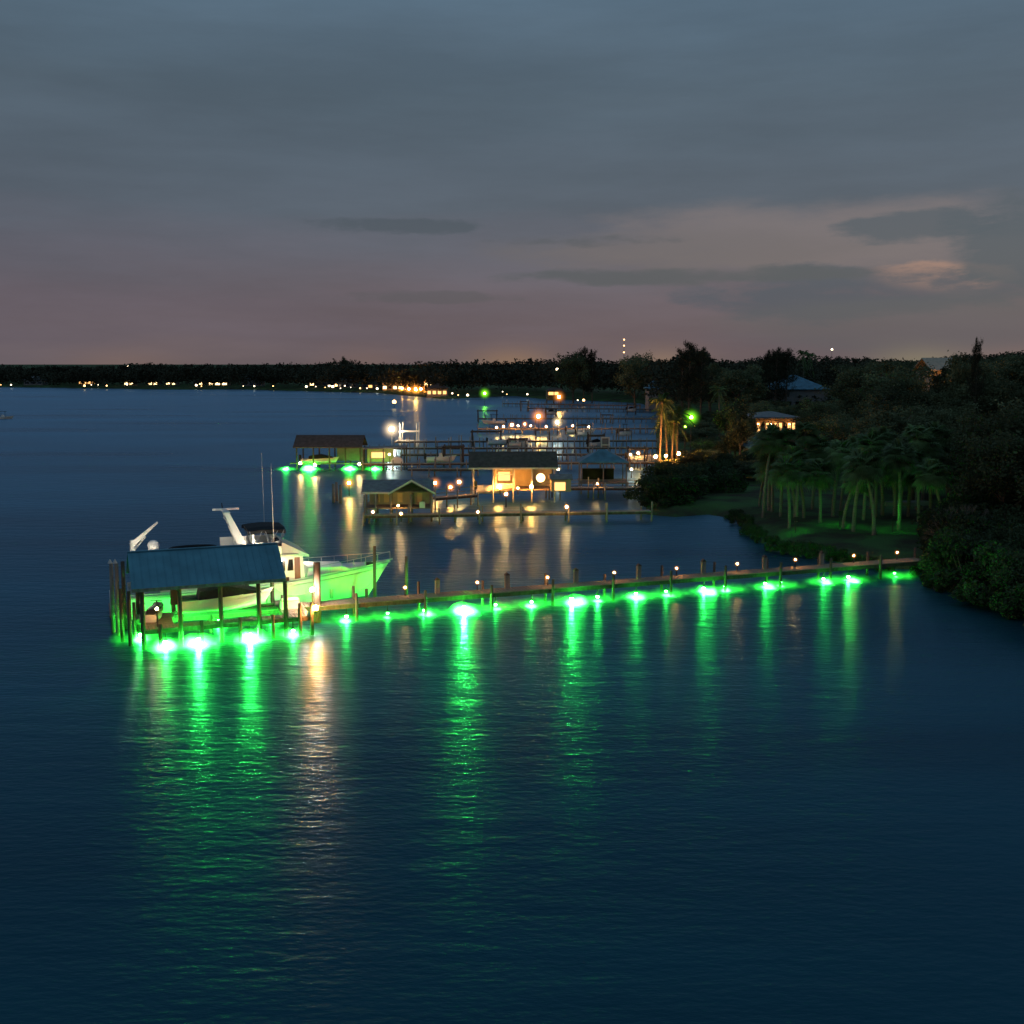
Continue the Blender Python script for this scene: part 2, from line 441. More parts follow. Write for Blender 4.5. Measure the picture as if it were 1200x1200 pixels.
def along_x(px, off=0.0, z=0.0):
    lo, hi = -14.0, 70.0
    for _ in range(30):
        mid = (lo + hi) / 2
        if to_px(A + dirv * mid)[0] < px: lo = mid
        else: hi = mid
    c = A + dirv * lo + Vector((-dirv.y, dirv.x, 0)) * off
    return Vector((c.x, c.y, z))
GMAT = {}
def gmat(P, r):
    k_ = round(P / (r * r * 3), 0)
    if k_ not in GMAT: GMAT[k_] = emat('green_lamp_glow', GREEN, k_)
    return GMAT[k_]
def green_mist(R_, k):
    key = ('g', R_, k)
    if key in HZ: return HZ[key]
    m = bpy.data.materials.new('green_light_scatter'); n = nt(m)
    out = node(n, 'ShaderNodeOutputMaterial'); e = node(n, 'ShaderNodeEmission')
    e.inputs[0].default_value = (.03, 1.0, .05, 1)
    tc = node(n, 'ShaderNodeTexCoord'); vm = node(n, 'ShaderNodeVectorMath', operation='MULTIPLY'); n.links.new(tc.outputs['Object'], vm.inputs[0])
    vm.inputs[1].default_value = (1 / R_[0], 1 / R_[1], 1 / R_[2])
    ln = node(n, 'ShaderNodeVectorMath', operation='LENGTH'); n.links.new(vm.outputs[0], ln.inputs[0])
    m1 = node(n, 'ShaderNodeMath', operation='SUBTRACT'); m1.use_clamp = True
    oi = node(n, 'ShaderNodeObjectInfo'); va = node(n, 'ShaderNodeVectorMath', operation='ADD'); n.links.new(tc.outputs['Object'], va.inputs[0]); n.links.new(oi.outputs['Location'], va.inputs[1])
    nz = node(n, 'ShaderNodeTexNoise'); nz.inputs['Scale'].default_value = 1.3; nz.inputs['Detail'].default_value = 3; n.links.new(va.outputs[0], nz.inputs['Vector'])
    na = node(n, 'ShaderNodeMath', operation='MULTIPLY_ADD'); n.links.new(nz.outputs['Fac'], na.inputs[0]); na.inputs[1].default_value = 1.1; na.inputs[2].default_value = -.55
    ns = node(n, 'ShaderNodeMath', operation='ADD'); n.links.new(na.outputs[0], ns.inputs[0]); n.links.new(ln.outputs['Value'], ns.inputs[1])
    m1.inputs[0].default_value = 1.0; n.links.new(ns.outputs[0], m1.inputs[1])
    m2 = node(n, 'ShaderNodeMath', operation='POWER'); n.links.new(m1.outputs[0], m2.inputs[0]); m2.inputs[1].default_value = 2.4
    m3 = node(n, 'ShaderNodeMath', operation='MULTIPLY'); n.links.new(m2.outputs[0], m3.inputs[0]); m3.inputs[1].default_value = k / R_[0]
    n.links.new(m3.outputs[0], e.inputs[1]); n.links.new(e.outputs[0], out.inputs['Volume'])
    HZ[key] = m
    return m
def green_light(pos, P, label, group, core=1.0, top=1.15, ang=0.33):
    """lamp just under the deck with emissive volumes painting its glow on the water"""
    rq = random.Random(int(pos.x * 91 + pos.y * 17))
    t = empty('green_dock_light', (pos.x, pos.y, 0), ang, label, 'green light', group)
    r = .11
    MB().cyl((0, 0, .5), (0, 0, top), 0.03, 0.03, 6).build('stem', M['black'], t)
    MB().cyl((0, 0, .40), (0, 0, .52), .14, .07, 10).build('housing', M['black'], t)
    MB().ball((0, 0, .30), r, 10, 6, 0.8).build('lens', gmat(P, r), t, True)
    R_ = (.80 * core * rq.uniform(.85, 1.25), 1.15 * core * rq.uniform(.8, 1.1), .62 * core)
    MB().ball((0, 0, 0), 1, 14, 8).build('glow', green_mist(R_, 120 * core), t, True)  # pool of green light on the water, painted as an emissive volume
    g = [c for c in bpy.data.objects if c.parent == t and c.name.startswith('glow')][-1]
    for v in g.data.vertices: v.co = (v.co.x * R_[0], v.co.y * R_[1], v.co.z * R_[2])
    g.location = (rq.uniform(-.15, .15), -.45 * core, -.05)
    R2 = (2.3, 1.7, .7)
    g2 = MB().ball((0, 0, 0), 1, 14, 8).build('halo', green_mist(R2, 3 + 5 * core), t, True)  # wider painted glow under the deck, also emissive
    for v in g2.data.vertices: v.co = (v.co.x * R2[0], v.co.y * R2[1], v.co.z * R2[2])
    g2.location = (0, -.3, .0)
    return t
GR = 'green lights hung under the long dock'
for i, (px, P, core) in enumerate(((404, 20, .8), (452, 3, .6), (495, 12, .85), (541, 480, 1.4), (578, 5, .65), (620, 8, .8), (667, 200, 1.3), (697, 22, .7),
                                   (742, 22, 1.05), (777, 5, .7), (821, 34, 1.2), (846, 16, .7), (893, 14, .95), (911, 3, .5), (961, 10, .9), (990, 34, .95), (1044, 2, .4))):
    pos = along_x(px, -0.5, 0)
    green_light(pos, P, 'green light glowing at the water under the long dock, %s one from the yacht' % ORD[i], GR, core)

# tall mooring pilings
def piling(px, pyb, top_y, label, r=0.13, m_='wood', cap=False, name='mooring_piling', group='tall mooring pilings'):
    g = at(px, pyb); D = g.y
    zt = at_d(px, top_y, D).z
    t = empty(name, (g.x, g.y, -1), 0, label, 'piling', group)
    MB().cyl((0, 0, 0), (random.uniform(-.08, .08), 0, zt + 1), r, r * 0.85, 10).build('post', M[m_], t, True)
    if cap: MB().cyl((0, 0, zt + 1.0), (0, 0, zt + 1.25), r * 1.1, 0.02, 10).build('cap', M['trim'], t)
    return t
piling(476, 702, 652, 'tall dark piling behind the long dock right of the bow')
piling(439, 704, 640, 'tall dark piling just behind the yacht bow')
piling(133, 742, 660, 'pale topped leftmost mooring piling at the yacht stern', .14, 'palewood', True)
piling(139, 745, 660, 'pale topped second mooring piling at the yacht stern', .14, 'palewood', True)
piling(147, 738, 658, 'dark tall piling beside the left end of the boathouse', .14, 'wood')
piling(144, 752, 690, 'dark piling standing in front of the stern pilings', .13)
piling(153, 757, 693, 'dark piling at the front left of the green-lit boathouse', .13)
piling(372, 729, 659, 'thick knotty piling at the right end of the boathouse platform', .27, 'wood')
piling(430, 712, 690, 'short piling beside the yacht bow near the dock', .13)
for i, (x_, y_) in enumerate(((391, 583), (395, 581), (399, 584))):
    piling(x_ + 0.0, y_ + 6, y_ - 16, ['leftmost', 'middle', 'rightmost'][i] + ' of three leaning pilings before the brown roofed boathouse', .2, 'palewood')

# ------------------------------------------------------------------ big boathouse
ANG = math.radians(22)
bo = at(167, 738, 1.2)
bh = empty('boathouse', (bo.x, bo.y, 0), ANG, 'open boathouse with blue-green metal roof over bright green water beside the yacht', 'boathouse')
LB, DB = 10.2, 4.9
# walkway frame
d = MB()
def boards(mb_, x0, y0, x1, y1, z, w=0.2, alongx=True):
    if alongx:
        k = int((x1 - x0) / w)
        for i in range(k): mb_.box(x0 + i * w, y0, z - 0.05, x0 + i * w + w - 0.025, y1, z + random.uniform(-.005, .005))
    else:
        k = int((y1 - y0) / w)
        for i in range(k): mb_.box(x0, y0 + i * w, z - 0.05, x1, y0 + i * w + w - 0.025, z + random.uniform(-.005, .005))
boards(d, 0, -0.1, LB, 0.9, 1.2)
boards(d, 0, 0.9, 1.9, DB - 0.5, 1.2, alongx=False)
boards(d, LB - 1.6, 0.9, LB, DB + 0.6, 1.2, alongx=False)
d.build('deck', M['deck'], bh)
s = MB()
s.box(0, -0.16, 0.92, LB, -0.1, 1.14); s.box(0, 0.82, 0.92, LB - 1.7, 0.9, 1.14); s.box(1.86, 1, 0.92, 1.92, DB - 0.5, 1.14)
s.box(LB - 1.66, 1, 0.92, LB - 1.6, DB, 1.14)
s.build('stringer', M['wood'], bh)
for x in (0.05, 2.2, 4.6, 6.9, 8.55):
    for y in (-0.05, DB - 0.2):
        MB().cyl((x, y, -1), (x, y, 3.75), 0.15, 0.13, 10).build('post', M['wood'], bh, True)
for x in (1.0, 3.4, 5.7, 7.7, 9.4, 10.15):
    MB().cyl((x, -0.25, -1), (x, -0.25, 1.5 + 0.6 * (x > 9)), 0.12, 0.11, 8).build('piling', M['wood'], bh, True)
b_ = MB()
b_.box(-0.2, -0.13, 3.55, 8.8, 0.03, 3.77); b_.box(-0.2, DB - 0.28, 3.55, 8.8, DB - 0.12, 3.77)
for x in (0.05, 2.2, 4.6, 6.9, 8.55): b_.box(x - 0.06, 0.03, 3.57, x + 0.06, DB - 0.28, 3.75)
b_.build('beam', M['wood'], bh)
ym = (DB - 0.2) / 2
x0, x1 = -0.55, 8.55
EZ, RZ = 3.72, 5.5
rf = MB()
for (ya, za, yb, zb) in ((-0.6, EZ, ym, RZ), (DB + 0.4, EZ, ym, RZ)):
    t_ = 0.07
    rf.add([(x0, ya, za), (x1, ya, za), (x1, yb, zb), (x0, yb, zb), (x0, ya, za + t_), (x1, ya, za + t_), (x1, yb, zb + t_), (x0, yb, zb + t_)],
           [(0, 3, 2, 1), (4, 5, 6, 7), (0, 1, 5, 4), (1, 2, 6, 5), (2, 3, 7, 6), (3, 0, 4, 7)])
r_ = rf.build('roof', M['roof_teal'], bh)
sm = MB()
x = x0 + 0.2
while x < x1:
    for (ya, za, yb, zb) in ((-0.6, EZ + .07, ym, RZ + .07), (DB + 0.4, EZ + .07, ym, RZ + .07)):
        sm.add([(x, ya, za), (x + .03, ya, za), (x + .03, yb, zb), (x, yb, zb), (x, ya, za + .025), (x + .03, ya, za + .025), (x + .03, yb, zb + .025), (x, yb, zb + .025)],
               [(4, 5, 6, 7), (0, 1, 5, 4), (1, 2, 6, 5), (2, 3, 7, 6), (3, 0, 4, 7)])
    x += 0.45
sm.box(x0, ym - .12, RZ + .055, x1, ym + .12, RZ + .11)
sm.build('seam', M['roof_teal'], r_)
MB().box(x0, -0.66, EZ - 0.1, x1, -0.603, EZ + 0.1).build('fascia', M['palewood'], bh)
g_ = MB()
for x in (x0 + 0.3, x1 - 0.4):
    g_.add([(x, -0.4, EZ + .05), (x, DB + 0.2, EZ + .05), (x, ym, RZ - .1), (x + .06, -0.4, EZ + .05), (x + .06, DB + 0.2, EZ + .05), (x + .06, ym, RZ - .1)],
           [(0, 1, 2), (5, 4, 3), (0, 3, 4, 1), (1, 4, 5, 2), (2, 5, 3, 0)])
g_.build('gable_panel', M['wood'], bh)
bl = MB()
bl.box(2.0, 2.0, 1.32, 8.4, 2.12, 1.5); bl.box(2.0, 3.1, 1.32, 8.4, 3.22, 1.5)
bl.build('lift_cradle', M['black'], bh)
def loc2w(o_, ang, x, y, z=0):
    return Vector((o_.x + x * math.cos(ang) - y * math.sin(ang), o_.y + x * math.sin(ang) + y * math.cos(ang), z))
GB = 'green lights under the boathouse'
for i, (x, y, P, core) in enumerate(((1.3, .1, 55, 1.25), (3.2, 0, 340, 1.5), (6.3, 0, 340, 1.5), (9.0, .1, 18, .95), (0.0, 2.6, 24, 1.0), (5.0, 4.6, 16, 1.0), (8.4, 4.4, 12, .8))):
    w = loc2w(bo, ANG, x, y, 0)
    green_light(w, P, ['green light under the boathouse front, leftmost of four', 'brightest green light under the boathouse front, second from left',
        'bright green light under the boathouse front, third from left', 'small green light under the boathouse front, rightmost of four',
        'green light under the back left corner of the boathouse', 'green light between the boathouse and the yacht hull', 'green light behind the boathouse right corner beside the yacht'][i], GB, core)
w = loc2w(bo, ANG, 10.35, -0.45, 1.75)
lamp('dock_lamp', w, 1.2, 'e_strong', 0.17, 'strong amber lamp at the right end of the boathouse platform')
w = loc2w(bo, ANG, 0.9, 0.5, 2.3)
lamp('dock_lamp', w, 1.2, 'e_warm', 0.09, 'small amber lamp at the left end of the boathouse deck')
w = at(366, 700, 1.9)
lamp('dock_lamp', Vector((w.x, w.y, 2.4)), 1.2, 'e_warmwhite', 0.13, 'amber lamp on the dock beside the yacht cabin')

# ------------------------------------------------------------------ boats
def hull_mb(L, B_, zs, zb, rake, n=22, keel=-0.4, fine=2.2, stern=0.92):
    h = MB(); rings = []
    for i in range(n + 1):
        s = i / n
        b = B_ / 2 * (stern + (1 - stern) * min(1, s / 0.3)) * (1 - max(0, (s - 0.42) / 0.58) ** fine)
        b = max(b, 0.015)
        sheer = zs + (zb - zs) * s ** 2.2
        wl = b * (1 - 0.55 * max(0, (s - 0.35) / 0.65) ** 1.3)
        ring = []
        for (yy, z) in ((0.0, keel * (1 - s ** 6)), (wl * 0.82, keel * 0.35 * (1 - s ** 5)), (wl, 0.12), (wl + (b - wl) * 0.35, sheer * 0.5), (wl + (b - wl) * 0.8, sheer * 0.86), (b, sheer)):
            x = s * (L - rake) + rake * (max(z, 0) / zb) * s ** 3
            ring.append((x, yy, z))
        rings.append(ring)
    k = len(rings[0])
    for side in (1, -1):
        vs = [(x, y * side, z) for r in rings for x, y, z in r]
        fs = []
        for i in range(n):
            for j in range(k - 1):
                a = i * k + j
                fs.append((a, a + k, a + k + 1, a + 1) if side == -1 else (a, a + 1, a + k + 1, a + k))
        h.add(vs, fs)
    r = rings[0]
    tv = [(x, y, z) for x, y, z in r] + [(x, -y, z) for x, y, z in r[::-1]]
    h.add(tv, [tuple(range(len(tv)))])
    return h, rings
def deck_mb(rings, drop):
    h = MB(); vs = []
    for r in rings:
        x, y, z = r[-1]; vs += [(x - 0.02, y * 0.985, z - drop), (x - 0.02, -y * 0.985, z - drop)]
    h.add(vs, [(2 * i, 2 * i + 1, 2 * i + 3, 2 * i + 2) for i in range(len(rings) - 1)])
    return h

ys = at(131, 727, 0.0)
YA = math.radians(21)
yacht = empty('yacht', (ys.x + 0.5, ys.y + 2.0, 0), YA, 'large white motor yacht with flybridge, black bimini and tilted mast moored behind the boathouse', 'yacht')
Y = M
hl, rings = hull_mb(18.4, 5.0, 1.75, 2.55, 1.7)
hl.build('hull', M['gel'], yacht, True)
deck_mb(rings, 0.45).build('foredeck', M['gel_deck'], yacht)
# rub rail
for side in (1, -1):
    r_ = MB()
    pts = [(r[-1][0], side * (r[-1][1] + 0.02), r[-1][2] - 0.12) for r in rings]
    for a_, b_2 in zip(pts[:-1], pts[1:]): r_.cyl(a_, b_2, 0.045, 0.045, 6)
    r_.build('rub_rail', M['steel'], yacht)
    r_ = MB()
    top = [(r[-1][0], side * max(r[-1][1] - 0.08, 0), r[-1][2] + 0.62) for r in rings if r[-1][0] > 11.5]
    for a_, b_2 in zip(top[:-1], top[1:]): r_.cyl(a_, b_2, 0.025, 0.025, 5)
    for q in top: r_.cyl(q, (q[0], q[1], q[2] - 0.62), 0.02, 0.02, 5)
    r_.build('bow_rail', M['steel'], yacht)
MB().box(-1.3, -2.1, 0.25, 0.02, 2.1, 0.4).build('swim_platform', M['teak'], yacht)
tr = MB(); 
for y in (-1.9, -0.95, 0, 0.95, 1.9): tr.cyl((-1.2, y, 0.4), (-1.2, y, 1.35), 0.03, 0.03, 6)
tr.cyl((-1.2, -1.9, 1.35), (-1.2, 1.9, 1.35), 0.03, 0.03, 6); tr.cyl((-1.2, -1.9, .9), (-1.2, 1.9, .9), 0.02, 0.02, 6)
tr.build('stern_rail', M['steel'], yacht)
# saloon
MB().prism([(2.0, 1.5), (11.75, 1.7), (11.6, 3.72), (1.8, 3.72)], -1.95, 1.95).build('cabin', M['gel'], yacht)
for side in (-1, 1):
    y0_, y1_ = (-1.975, -1.952) if side < 0 else (1.952, 1.975)
    for i in range(9):
        x = 2.4 + i * 1.02
        if i >= 7:
            continue
        MB().box(x, y0_, 2.45, x + 0.82, y1_, 3.3).build('window', M['glass'], yacht)
    for x in (9.95, 10.5):
        MB().prism([(x, 2.62), (x + 0.4, 2.62), (x + 0.4, 3.42), (x + 0.1, 3.42)], y0_, y1_).build('window', M['glass'], yacht)
# teak door beside the pilothouse
MB().prism([(11.0, 1.75), (11.42, 1.75), (11.38, 3.55), (11.0, 3.55)], -2.0, -1.952).build('door', M['teak'], yacht)
for y in (-1.75, -0.95, -0.15, 0.65): # front windows
    MB().add([(11.715, y + .08, 2.6), (11.715, y + .72, 2.6), (11.635, y + .72, 3.5), (11.635, y + .08, 3.5)], [(0, 1, 2, 3)]).build('window', M['glass'], yacht)
MB().box(0.2, -2.35, 3.72, 11.2, 2.35, 3.85).build('boat_deck', M['gel_deck'], yacht)
MB().prism([(10.0, 3.852), (12.0, 3.56), (12.0, 3.70), (10.2, 4.68)], -2.15, 2.15).build('brow', M['gel_deck'], yacht)
co = MB()
co.box(6.4, -2.2, 3.852, 10.1, -2.02, 4.62); co.box(6.4, 2.02, 3.852, 10.1, 2.2, 4.62); co.box(9.92, -2.02, 3.852, 10.1, 2.02, 4.70)
co.build('flybridge_coaming', M['gel'], yacht)
bb = MB()
bb.box(6.4, -2.27, 4.45, 10.1, -2.202, 4.60); bb.box(6.4, -2.2, 4.622, 10.1, -2.02, 4.66)
bb.build('black_stripe', M['canvas'], yacht)
ht = MB()
ht.box(8.5, -0.6, 3.852, 9.1, 0.6, 4.5); ht.box(8.3, -0.6, 4.5, 8.5, 0.6, 5.1); ht.box(7.3, -1.5, 3.852, 8.0, 1.5, 4.4)
ht.build('helm_seat', M['gel'], yacht)
# tilted mast/arch
ms = MB()
for sy in (-0.75, 0.75):
    ms.prism([(7.35, 4.25), (8.0, 4.25), (6.8, 6.75), (6.45, 6.75)], sy * 1.25 - 0.09, sy * 1.25 + 0.09)
for k2 in range(4):
    q = k2 / 4; xx = 7.6 - 1.1 * q; zz_ = 4.5 + 2.0 * q
    ms.box(xx - 0.22, -0.84, zz_ + .2, xx + 0.22, 0.84, zz_ + .27)
ms.build('mast', M['gel'], yacht)
MB().box(5.75, -0.12, 6.86, 7.55, 0.12, 6.98).build('radar_scanner', M['whip'], yacht)
MB().box(6.4, -1.02, 6.752, 6.85, 1.02, 6.80).cyl((6.55, 0, 6.78), (6.55, 0, 6.86), 0.25, 0.2, 10).build('radar_base', M['whip'], yacht)
MB().cyl((6.5, 0.5, 6.78), (6.45, 0.5, 7.3), 0.05, 0.03, 6).build('mast_light', M['black'], yacht)
bm = MB()
for i in range(8):
    a0, a1 = i / 8, (i + 1) / 8
    for (ya, yb) in ((-1.7, -1.1), (-1.1, 1.1), (1.1, 1.7)):
        za = lambda a_, y_: 5.62 + 0.1 * math.sin(math.pi * a_) - (0.16 if abs(y_) > 1.6 else 0)
        xa, xb = 7.9 + 2.6 * a0, 7.9 + 2.6 * a1
        bm.add([(xa, ya, za(a0, ya)), (xb, ya, za(a1, ya)), (xb, yb, za(a1, yb)), (xa, yb, za(a0, yb)),
                (xa, ya, za(a0, ya) - .22), (xb, ya, za(a1, ya) - .22), (xb, yb, za(a1, yb) - .22), (xa, yb, za(a0, yb) - .22)],
               [(0, 1, 2, 3), (7, 6, 5, 4), (0, 4, 5, 1), (2, 6, 7, 3), (0, 3, 7, 4), (1, 5, 6, 2)])
bm.build('bimini', M['canvas'], yacht)
bf = MB()
for sy in (-1.65, 1.65):
    for (xb_, xt_) in ((8.3, 8.0), (8.3, 8.9), (9.3, 9.1), (9.3, 10.0), (9.9, 10.4)):
        bf.cyl((xb_, sy * 1.25, 4.6), (xt_, sy, 5.5), 0.03, 0.03, 5)
bf.build('bimini_frame', M['steel'], yacht)
MB().cyl((9.6, 2.1, 4.1), (9.55, 2.15, 10.6), 0.035, 0.018, 6).build('antenna', M['whip'], yacht)
MB().cyl((9.6, -2.1, 4.1), (9.55, -2.15, 10.2), 0.035, 0.018, 6).build('antenna', M['whip'], yacht)
rd = MB().cyl((1.75, 0.3, 3.85), (1.75, 0.3, 4.55), 0.34, 0.36, 12); rd.ball((1.75, 0.3, 4.6), 0.4, 12, 6, 0.95)
rd.build('satellite_dome', M['whip'], yacht, True)
cr_ = MB().cyl((0.4, 0.6, 3.85), (0.42, 0.6, 5.0), 0.2, 0.17, 10)
cr_.prism([(0.2, 4.75), (0.6, 4.65), (2.15, 6.12), (2.1, 6.22)], 0.46, 0.74)
cr_.cyl((.45, 0.6, 4.2), (1.3, 0.6, 5.2), 0.06, 0.06, 6)
cr_.build('davit_crane', M['gel'], yacht)
dn = MB()
for i in range(14):
    a = math.pi * 2 * i / 14; b2 = math.pi * 2 * (i + 1) / 14
    f_ = lambda t: (4.4 + 1.5 * math.cos(t), 0.7 + 0.65 * math.sin(t), 4.12)
    dn.cyl(f_(a), f_(b2), 0.2, 0.2, 8)
dn.box(3.4, 0.3, 3.95, 5.3, 1.1, 4.1)
dn.build('tender_cover', M['canvas'], yacht)
ws = MB()
ws.add([(9.6, -1.9, 4.7), (10.15, -1.4, 4.72), (10.15, 1.4, 4.72), (9.6, 1.9, 4.7), (9.45, -1.8, 4.92), (9.95, -1.35, 4.94), (9.95, 1.35, 4.94), (9.45, 1.8, 4.92)],
       [(0, 1, 5, 4), (1, 2, 6, 5), (2, 3, 7, 6)])
ws.build('windscreen', M['glass'], yacht)
MB().ball((10.7, 0.9, 4.75), 0.14, 8, 5).cyl((10.7, .9, 4.3), (10.7, .9, 4.65), .05, .05, 6).build('searchlight', M['whip'], yacht)
for x, y in ((5.0, -2.6), (9.0, -2.62), (13.5, -2.3)):
    MB().cyl((x, y, 0.5), (x, y, 1.15), 0.14, 0.14, 8).build('fender', M['fender'], yacht, True)
MB().prism([(14.3, 2.0), (15.9, 2.1), (15.7, 2.38), (14.5, 2.32)], -0.7, 0.7).build('deck_hatch', M['gel'], yacht)
MB().box(16.6, -0.2, 2.15, 17.2, 0.2, 2.5).build('windlass', M['black'], yacht)
MB().cyl((17.0, 0, 2.45), (18.6, 0, 2.62), 0.08, 0.06, 6).build('anchor', M['steel'], yacht)
for (x, y, z, r) in ((8.6, -1.85, 4.2, .055), (0.9, -1.9, 4.1, .05), (11.9, .7, 3.2, .06), (5.4, -1.9, 4.2, .05)):  # added fill lights, tucked out of view, to brighten the white upperworks
    MB().ball((x, y, z), r, 6, 4).build('fill_light', M['e_warmwhite'], yacht, True)
for (p_, q_) in (((17.6, -.4, 2.5), (15.2, -4.0, 1.3)), ((0.3, -2.2, 1.7), (2.2, -3.6, 1.3)), ((9.0, -2.4, 2.0), (11.5, -3.9, 1.3))):
    ml = MB(); P_ = [Vector(p_).lerp(Vector(q_), k2 / 6) - Vector((0, 0, .5 * math.sin(math.pi * k2 / 6))) for k2 in range(7)]
    for a_, b_2 in zip(P_[:-1], P_[1:]): ml.cyl(a_, b_2, .025, .025, 5)
    ml.build('mooring_line', M['whip'], yacht)
MB().prism([(12.0, 1.9), (15.2, 2.1), (14.8, 2.5), (12.1, 2.62)], -1.25, 1.25).build('trunk_cabin', M['gel'], yacht)

# small boat on the lift inside the boathouse
def small_boat(name, loc, ang, L, label, cover=None, console=True, group=None, hullm='gel'):
    t = empty(name, loc, ang, label, 'boat', group)
    h, rg = hull_mb(L, L * 0.33, 0.62, 0.95, L * 0.1, 12, -0.35)
    h.build('hull', M[hullm], t, True)
    deck_mb(rg, 0.25).build('cockpit_floor', M['gel_deck'], t)
    if cover:
        c = MB()
        c.prism([(L * .2, 0.6), (L * .85, 0.8), (L * .75, 1.0), (L * .5, 1.35), (L * .22, 1.1)], -L * .13, L * .13)
        c.build('cover', M[cover], t)
    elif console:
        c = MB().prism([(L * .4, 0.4), (L * .55, 0.4), (L * .5, 1.3), (L * .42, 1.3)], -0.35, 0.35)
        c.build('console', M['gel'], t)
        w_ = MB(); 
        for sx in (L * .36, L * .58):
            for sy in (-.6, .6): w_.cyl((sx, sy, .5), (sx, sy * .9, 2.3), .03, .03, 6)
        w_.box(L * .3, -.75, 2.3, L * .64, .75, 2.36)
        w_.build('t_top', M['canvas'], t)
    o = MB().prism([(-0.45, 0.3), (-0.02, 0.3), (-0.02, 1.2), (-0.4, 1.3)], -0.18, 0.18).cyl((-0.25, 0, 0.35), (-0.25, 0, -0.5), 0.09, 0.06, 6)
    o.build('outboard_motor', M['black'], t)
    return t
w = loc2w(bo, ANG, 2.3, 2.6, 1.75)
small_boat('runabout', w, ANG, 6.0, 'small white runabout under dark cover hoisted inside the green-lit boathouse', cover='canvas_blue')
w = loc2w(bo, ANG, 0.5, 1.8, 1.22)
js = empty('jet_ski', w, ANG + 1.2, 'dark jet ski parked on the left of the boathouse deck', 'jet ski')
h, rg = hull_mb(2.6, 1.0, 0.45, 0.6, 0.4, 10, -0.02); h.build('hull', M['gel'], js, True)
MB().prism([(0.2, .4), (2.3, .55), (1.9, .85), (1.5, .75), (0.4, .72)], -.25, .25).build('seat', M['black'], js)
MB().cyl((1.7, 0, .8), (1.55, 0, 1.02), .05, .05, 6).cyl((1.55, -.35, 1.02), (1.55, .35, 1.02), .025, .025, 6).build('handlebar', M['black'], js)
w = loc2w(bo, ANG, 9.3, 2.6, 1.2)
bx = empty('dock_box', w, ANG, 'white dock box on the right end of the boathouse platform', 'dock box')
MB().prism([(-.6, 0), (.6, 0), (.57, .5), (-.57, .5)], -.3, .3).build('box_body', M['gel'], bx)
MB().prism([(-.62, .5), (.62, .5), (.55, .62), (-.55, .62)], -.33, .33).build('lid', M['gel_deck'], bx)

w = at(-8, 491)
small_boat('motorboat', w, math.radians(8), 6.2, 'small white motorboat alone on open water at the far left edge', console=True)
w = at(400, 549)

# ------------------------------------------------------------------ generic roofed boathouses
def roof_gable(mb_, x0, y0, x1, y1, ez, rz, axis='x', t=0.12):
    if axis == 'x':
        ym_ = (y0 + y1) / 2
        slabs = (((x0, y0, ez), (x1, y0, ez), (x1, ym_, rz), (x0, ym_, rz)), ((x1, y1, ez), (x0, y1, ez), (x0, ym_, rz), (x1, ym_, rz)))
    else:
        xm_ = (x0 + x1) / 2
        slabs = (((x0, y1, ez), (x0, y0, ez), (xm_, y0, rz), (xm_, y1, rz)), ((x1, y0, ez), (x1, y1, ez), (xm_, y1, rz), (xm_, y0, rz)))
    for s4 in slabs:
        mb_.add(list(s4) + [(a, b2, c + t) for a, b2, c in s4], [(0, 3, 2, 1), (4, 5, 6, 7), (0, 1, 5, 4), (1, 2, 6, 5), (2, 3, 7, 6), (3, 0, 4, 7)])
def roof_hip(mb_, x0, y0, x1, y1, ez, rz, ridge=None, t=0.12):
    ym_ = (y0 + y1) / 2; h = (y1 - y0) / 2 if ridge is None else (x1 - x0 - ridge) / 2
    a = (x0, y0, ez); b2 = (x1, y0, ez); c = (x1, y1, ez); d2 = (x0, y1, ez); e = (x0 + h, ym_, rz); f = (x1 - h, ym_, rz)
    L_ = [a, b2, c, d2, e, f]; U = [(q[0], q[1], q[2] + t) for q in L_]
    mb_.add(L_ + U, [(0, 3, 2, 1), (6, 7, 11, 10), (7, 8, 11), (8, 9, 10, 11), (9, 6, 10), (0, 1, 7, 6), (1, 2, 8, 7), (2, 3, 9, 8), (3, 0, 6, 9)])
def posts(t, xs, ys_, z, r=0.12, m_='wood'):
    for x in xs:
        for y in ys_: MB().cyl((x, y, -1), (x, y, z), r, r * .9, 8).build('post', M[m_], t, True)

# central warm-lit boathouse
c0 = at(555, 589); 
cb = empty('boathouse', (c0.x, c0.y, 0), 0.03, 'long dark roofed boathouse with warm lit rooms and white posts in the middle docks', 'boathouse')
mb = MB(); roof_gable(mb, -0.6, -0.5, 10.4, 5.2, 4.25, 6.0); mb.build('roof', M['roof_brown'], cb)
MB().box(-0.6, -0.57, 4.15, 10.4, -0.503, 4.36).build('fascia', M['trim'], cb)
posts(cb, (0, 2.4, 4.9, 7.2, 10.0), (0,), 4.3, .1, 'trim'); posts(cb, (0, 5, 10.0), (4.8,), 4.3, .1)
MB().box(2.4, 0.25, 1.45, 10.0, 4.9, 1.6).build('floor', M['deck'], cb)
MB().box(2.5, 4.0, 1.6, 9.9, 4.12, 4.2).build('back_wall', M['wall_warm'], cb)
MB().box(7.3, 0.6, 1.6, 7.4, 4.0, 4.2).build('partition', M['wall_warm'], cb)
fr = MB(); fr.box(2.7, .3, 1.6, 2.82, .4, 4.1); fr.box(5.0, .3, 1.6, 5.12, .4, 4.1); fr.box(2.82, .3, 3.98, 5.0, .4, 4.1); fr.box(2.82, .3, 2.2, 5.0, .4, 2.3); fr.box(2.82, .3, 3.4, 5.0, .4, 3.5)
fr.build('door_frame', M['trim'], cb)
MB().cyl((8.3, .5, 3.0), (8.3, .56, 3.0), .55, .55, 14).build('window', M['e_winb'], cb)
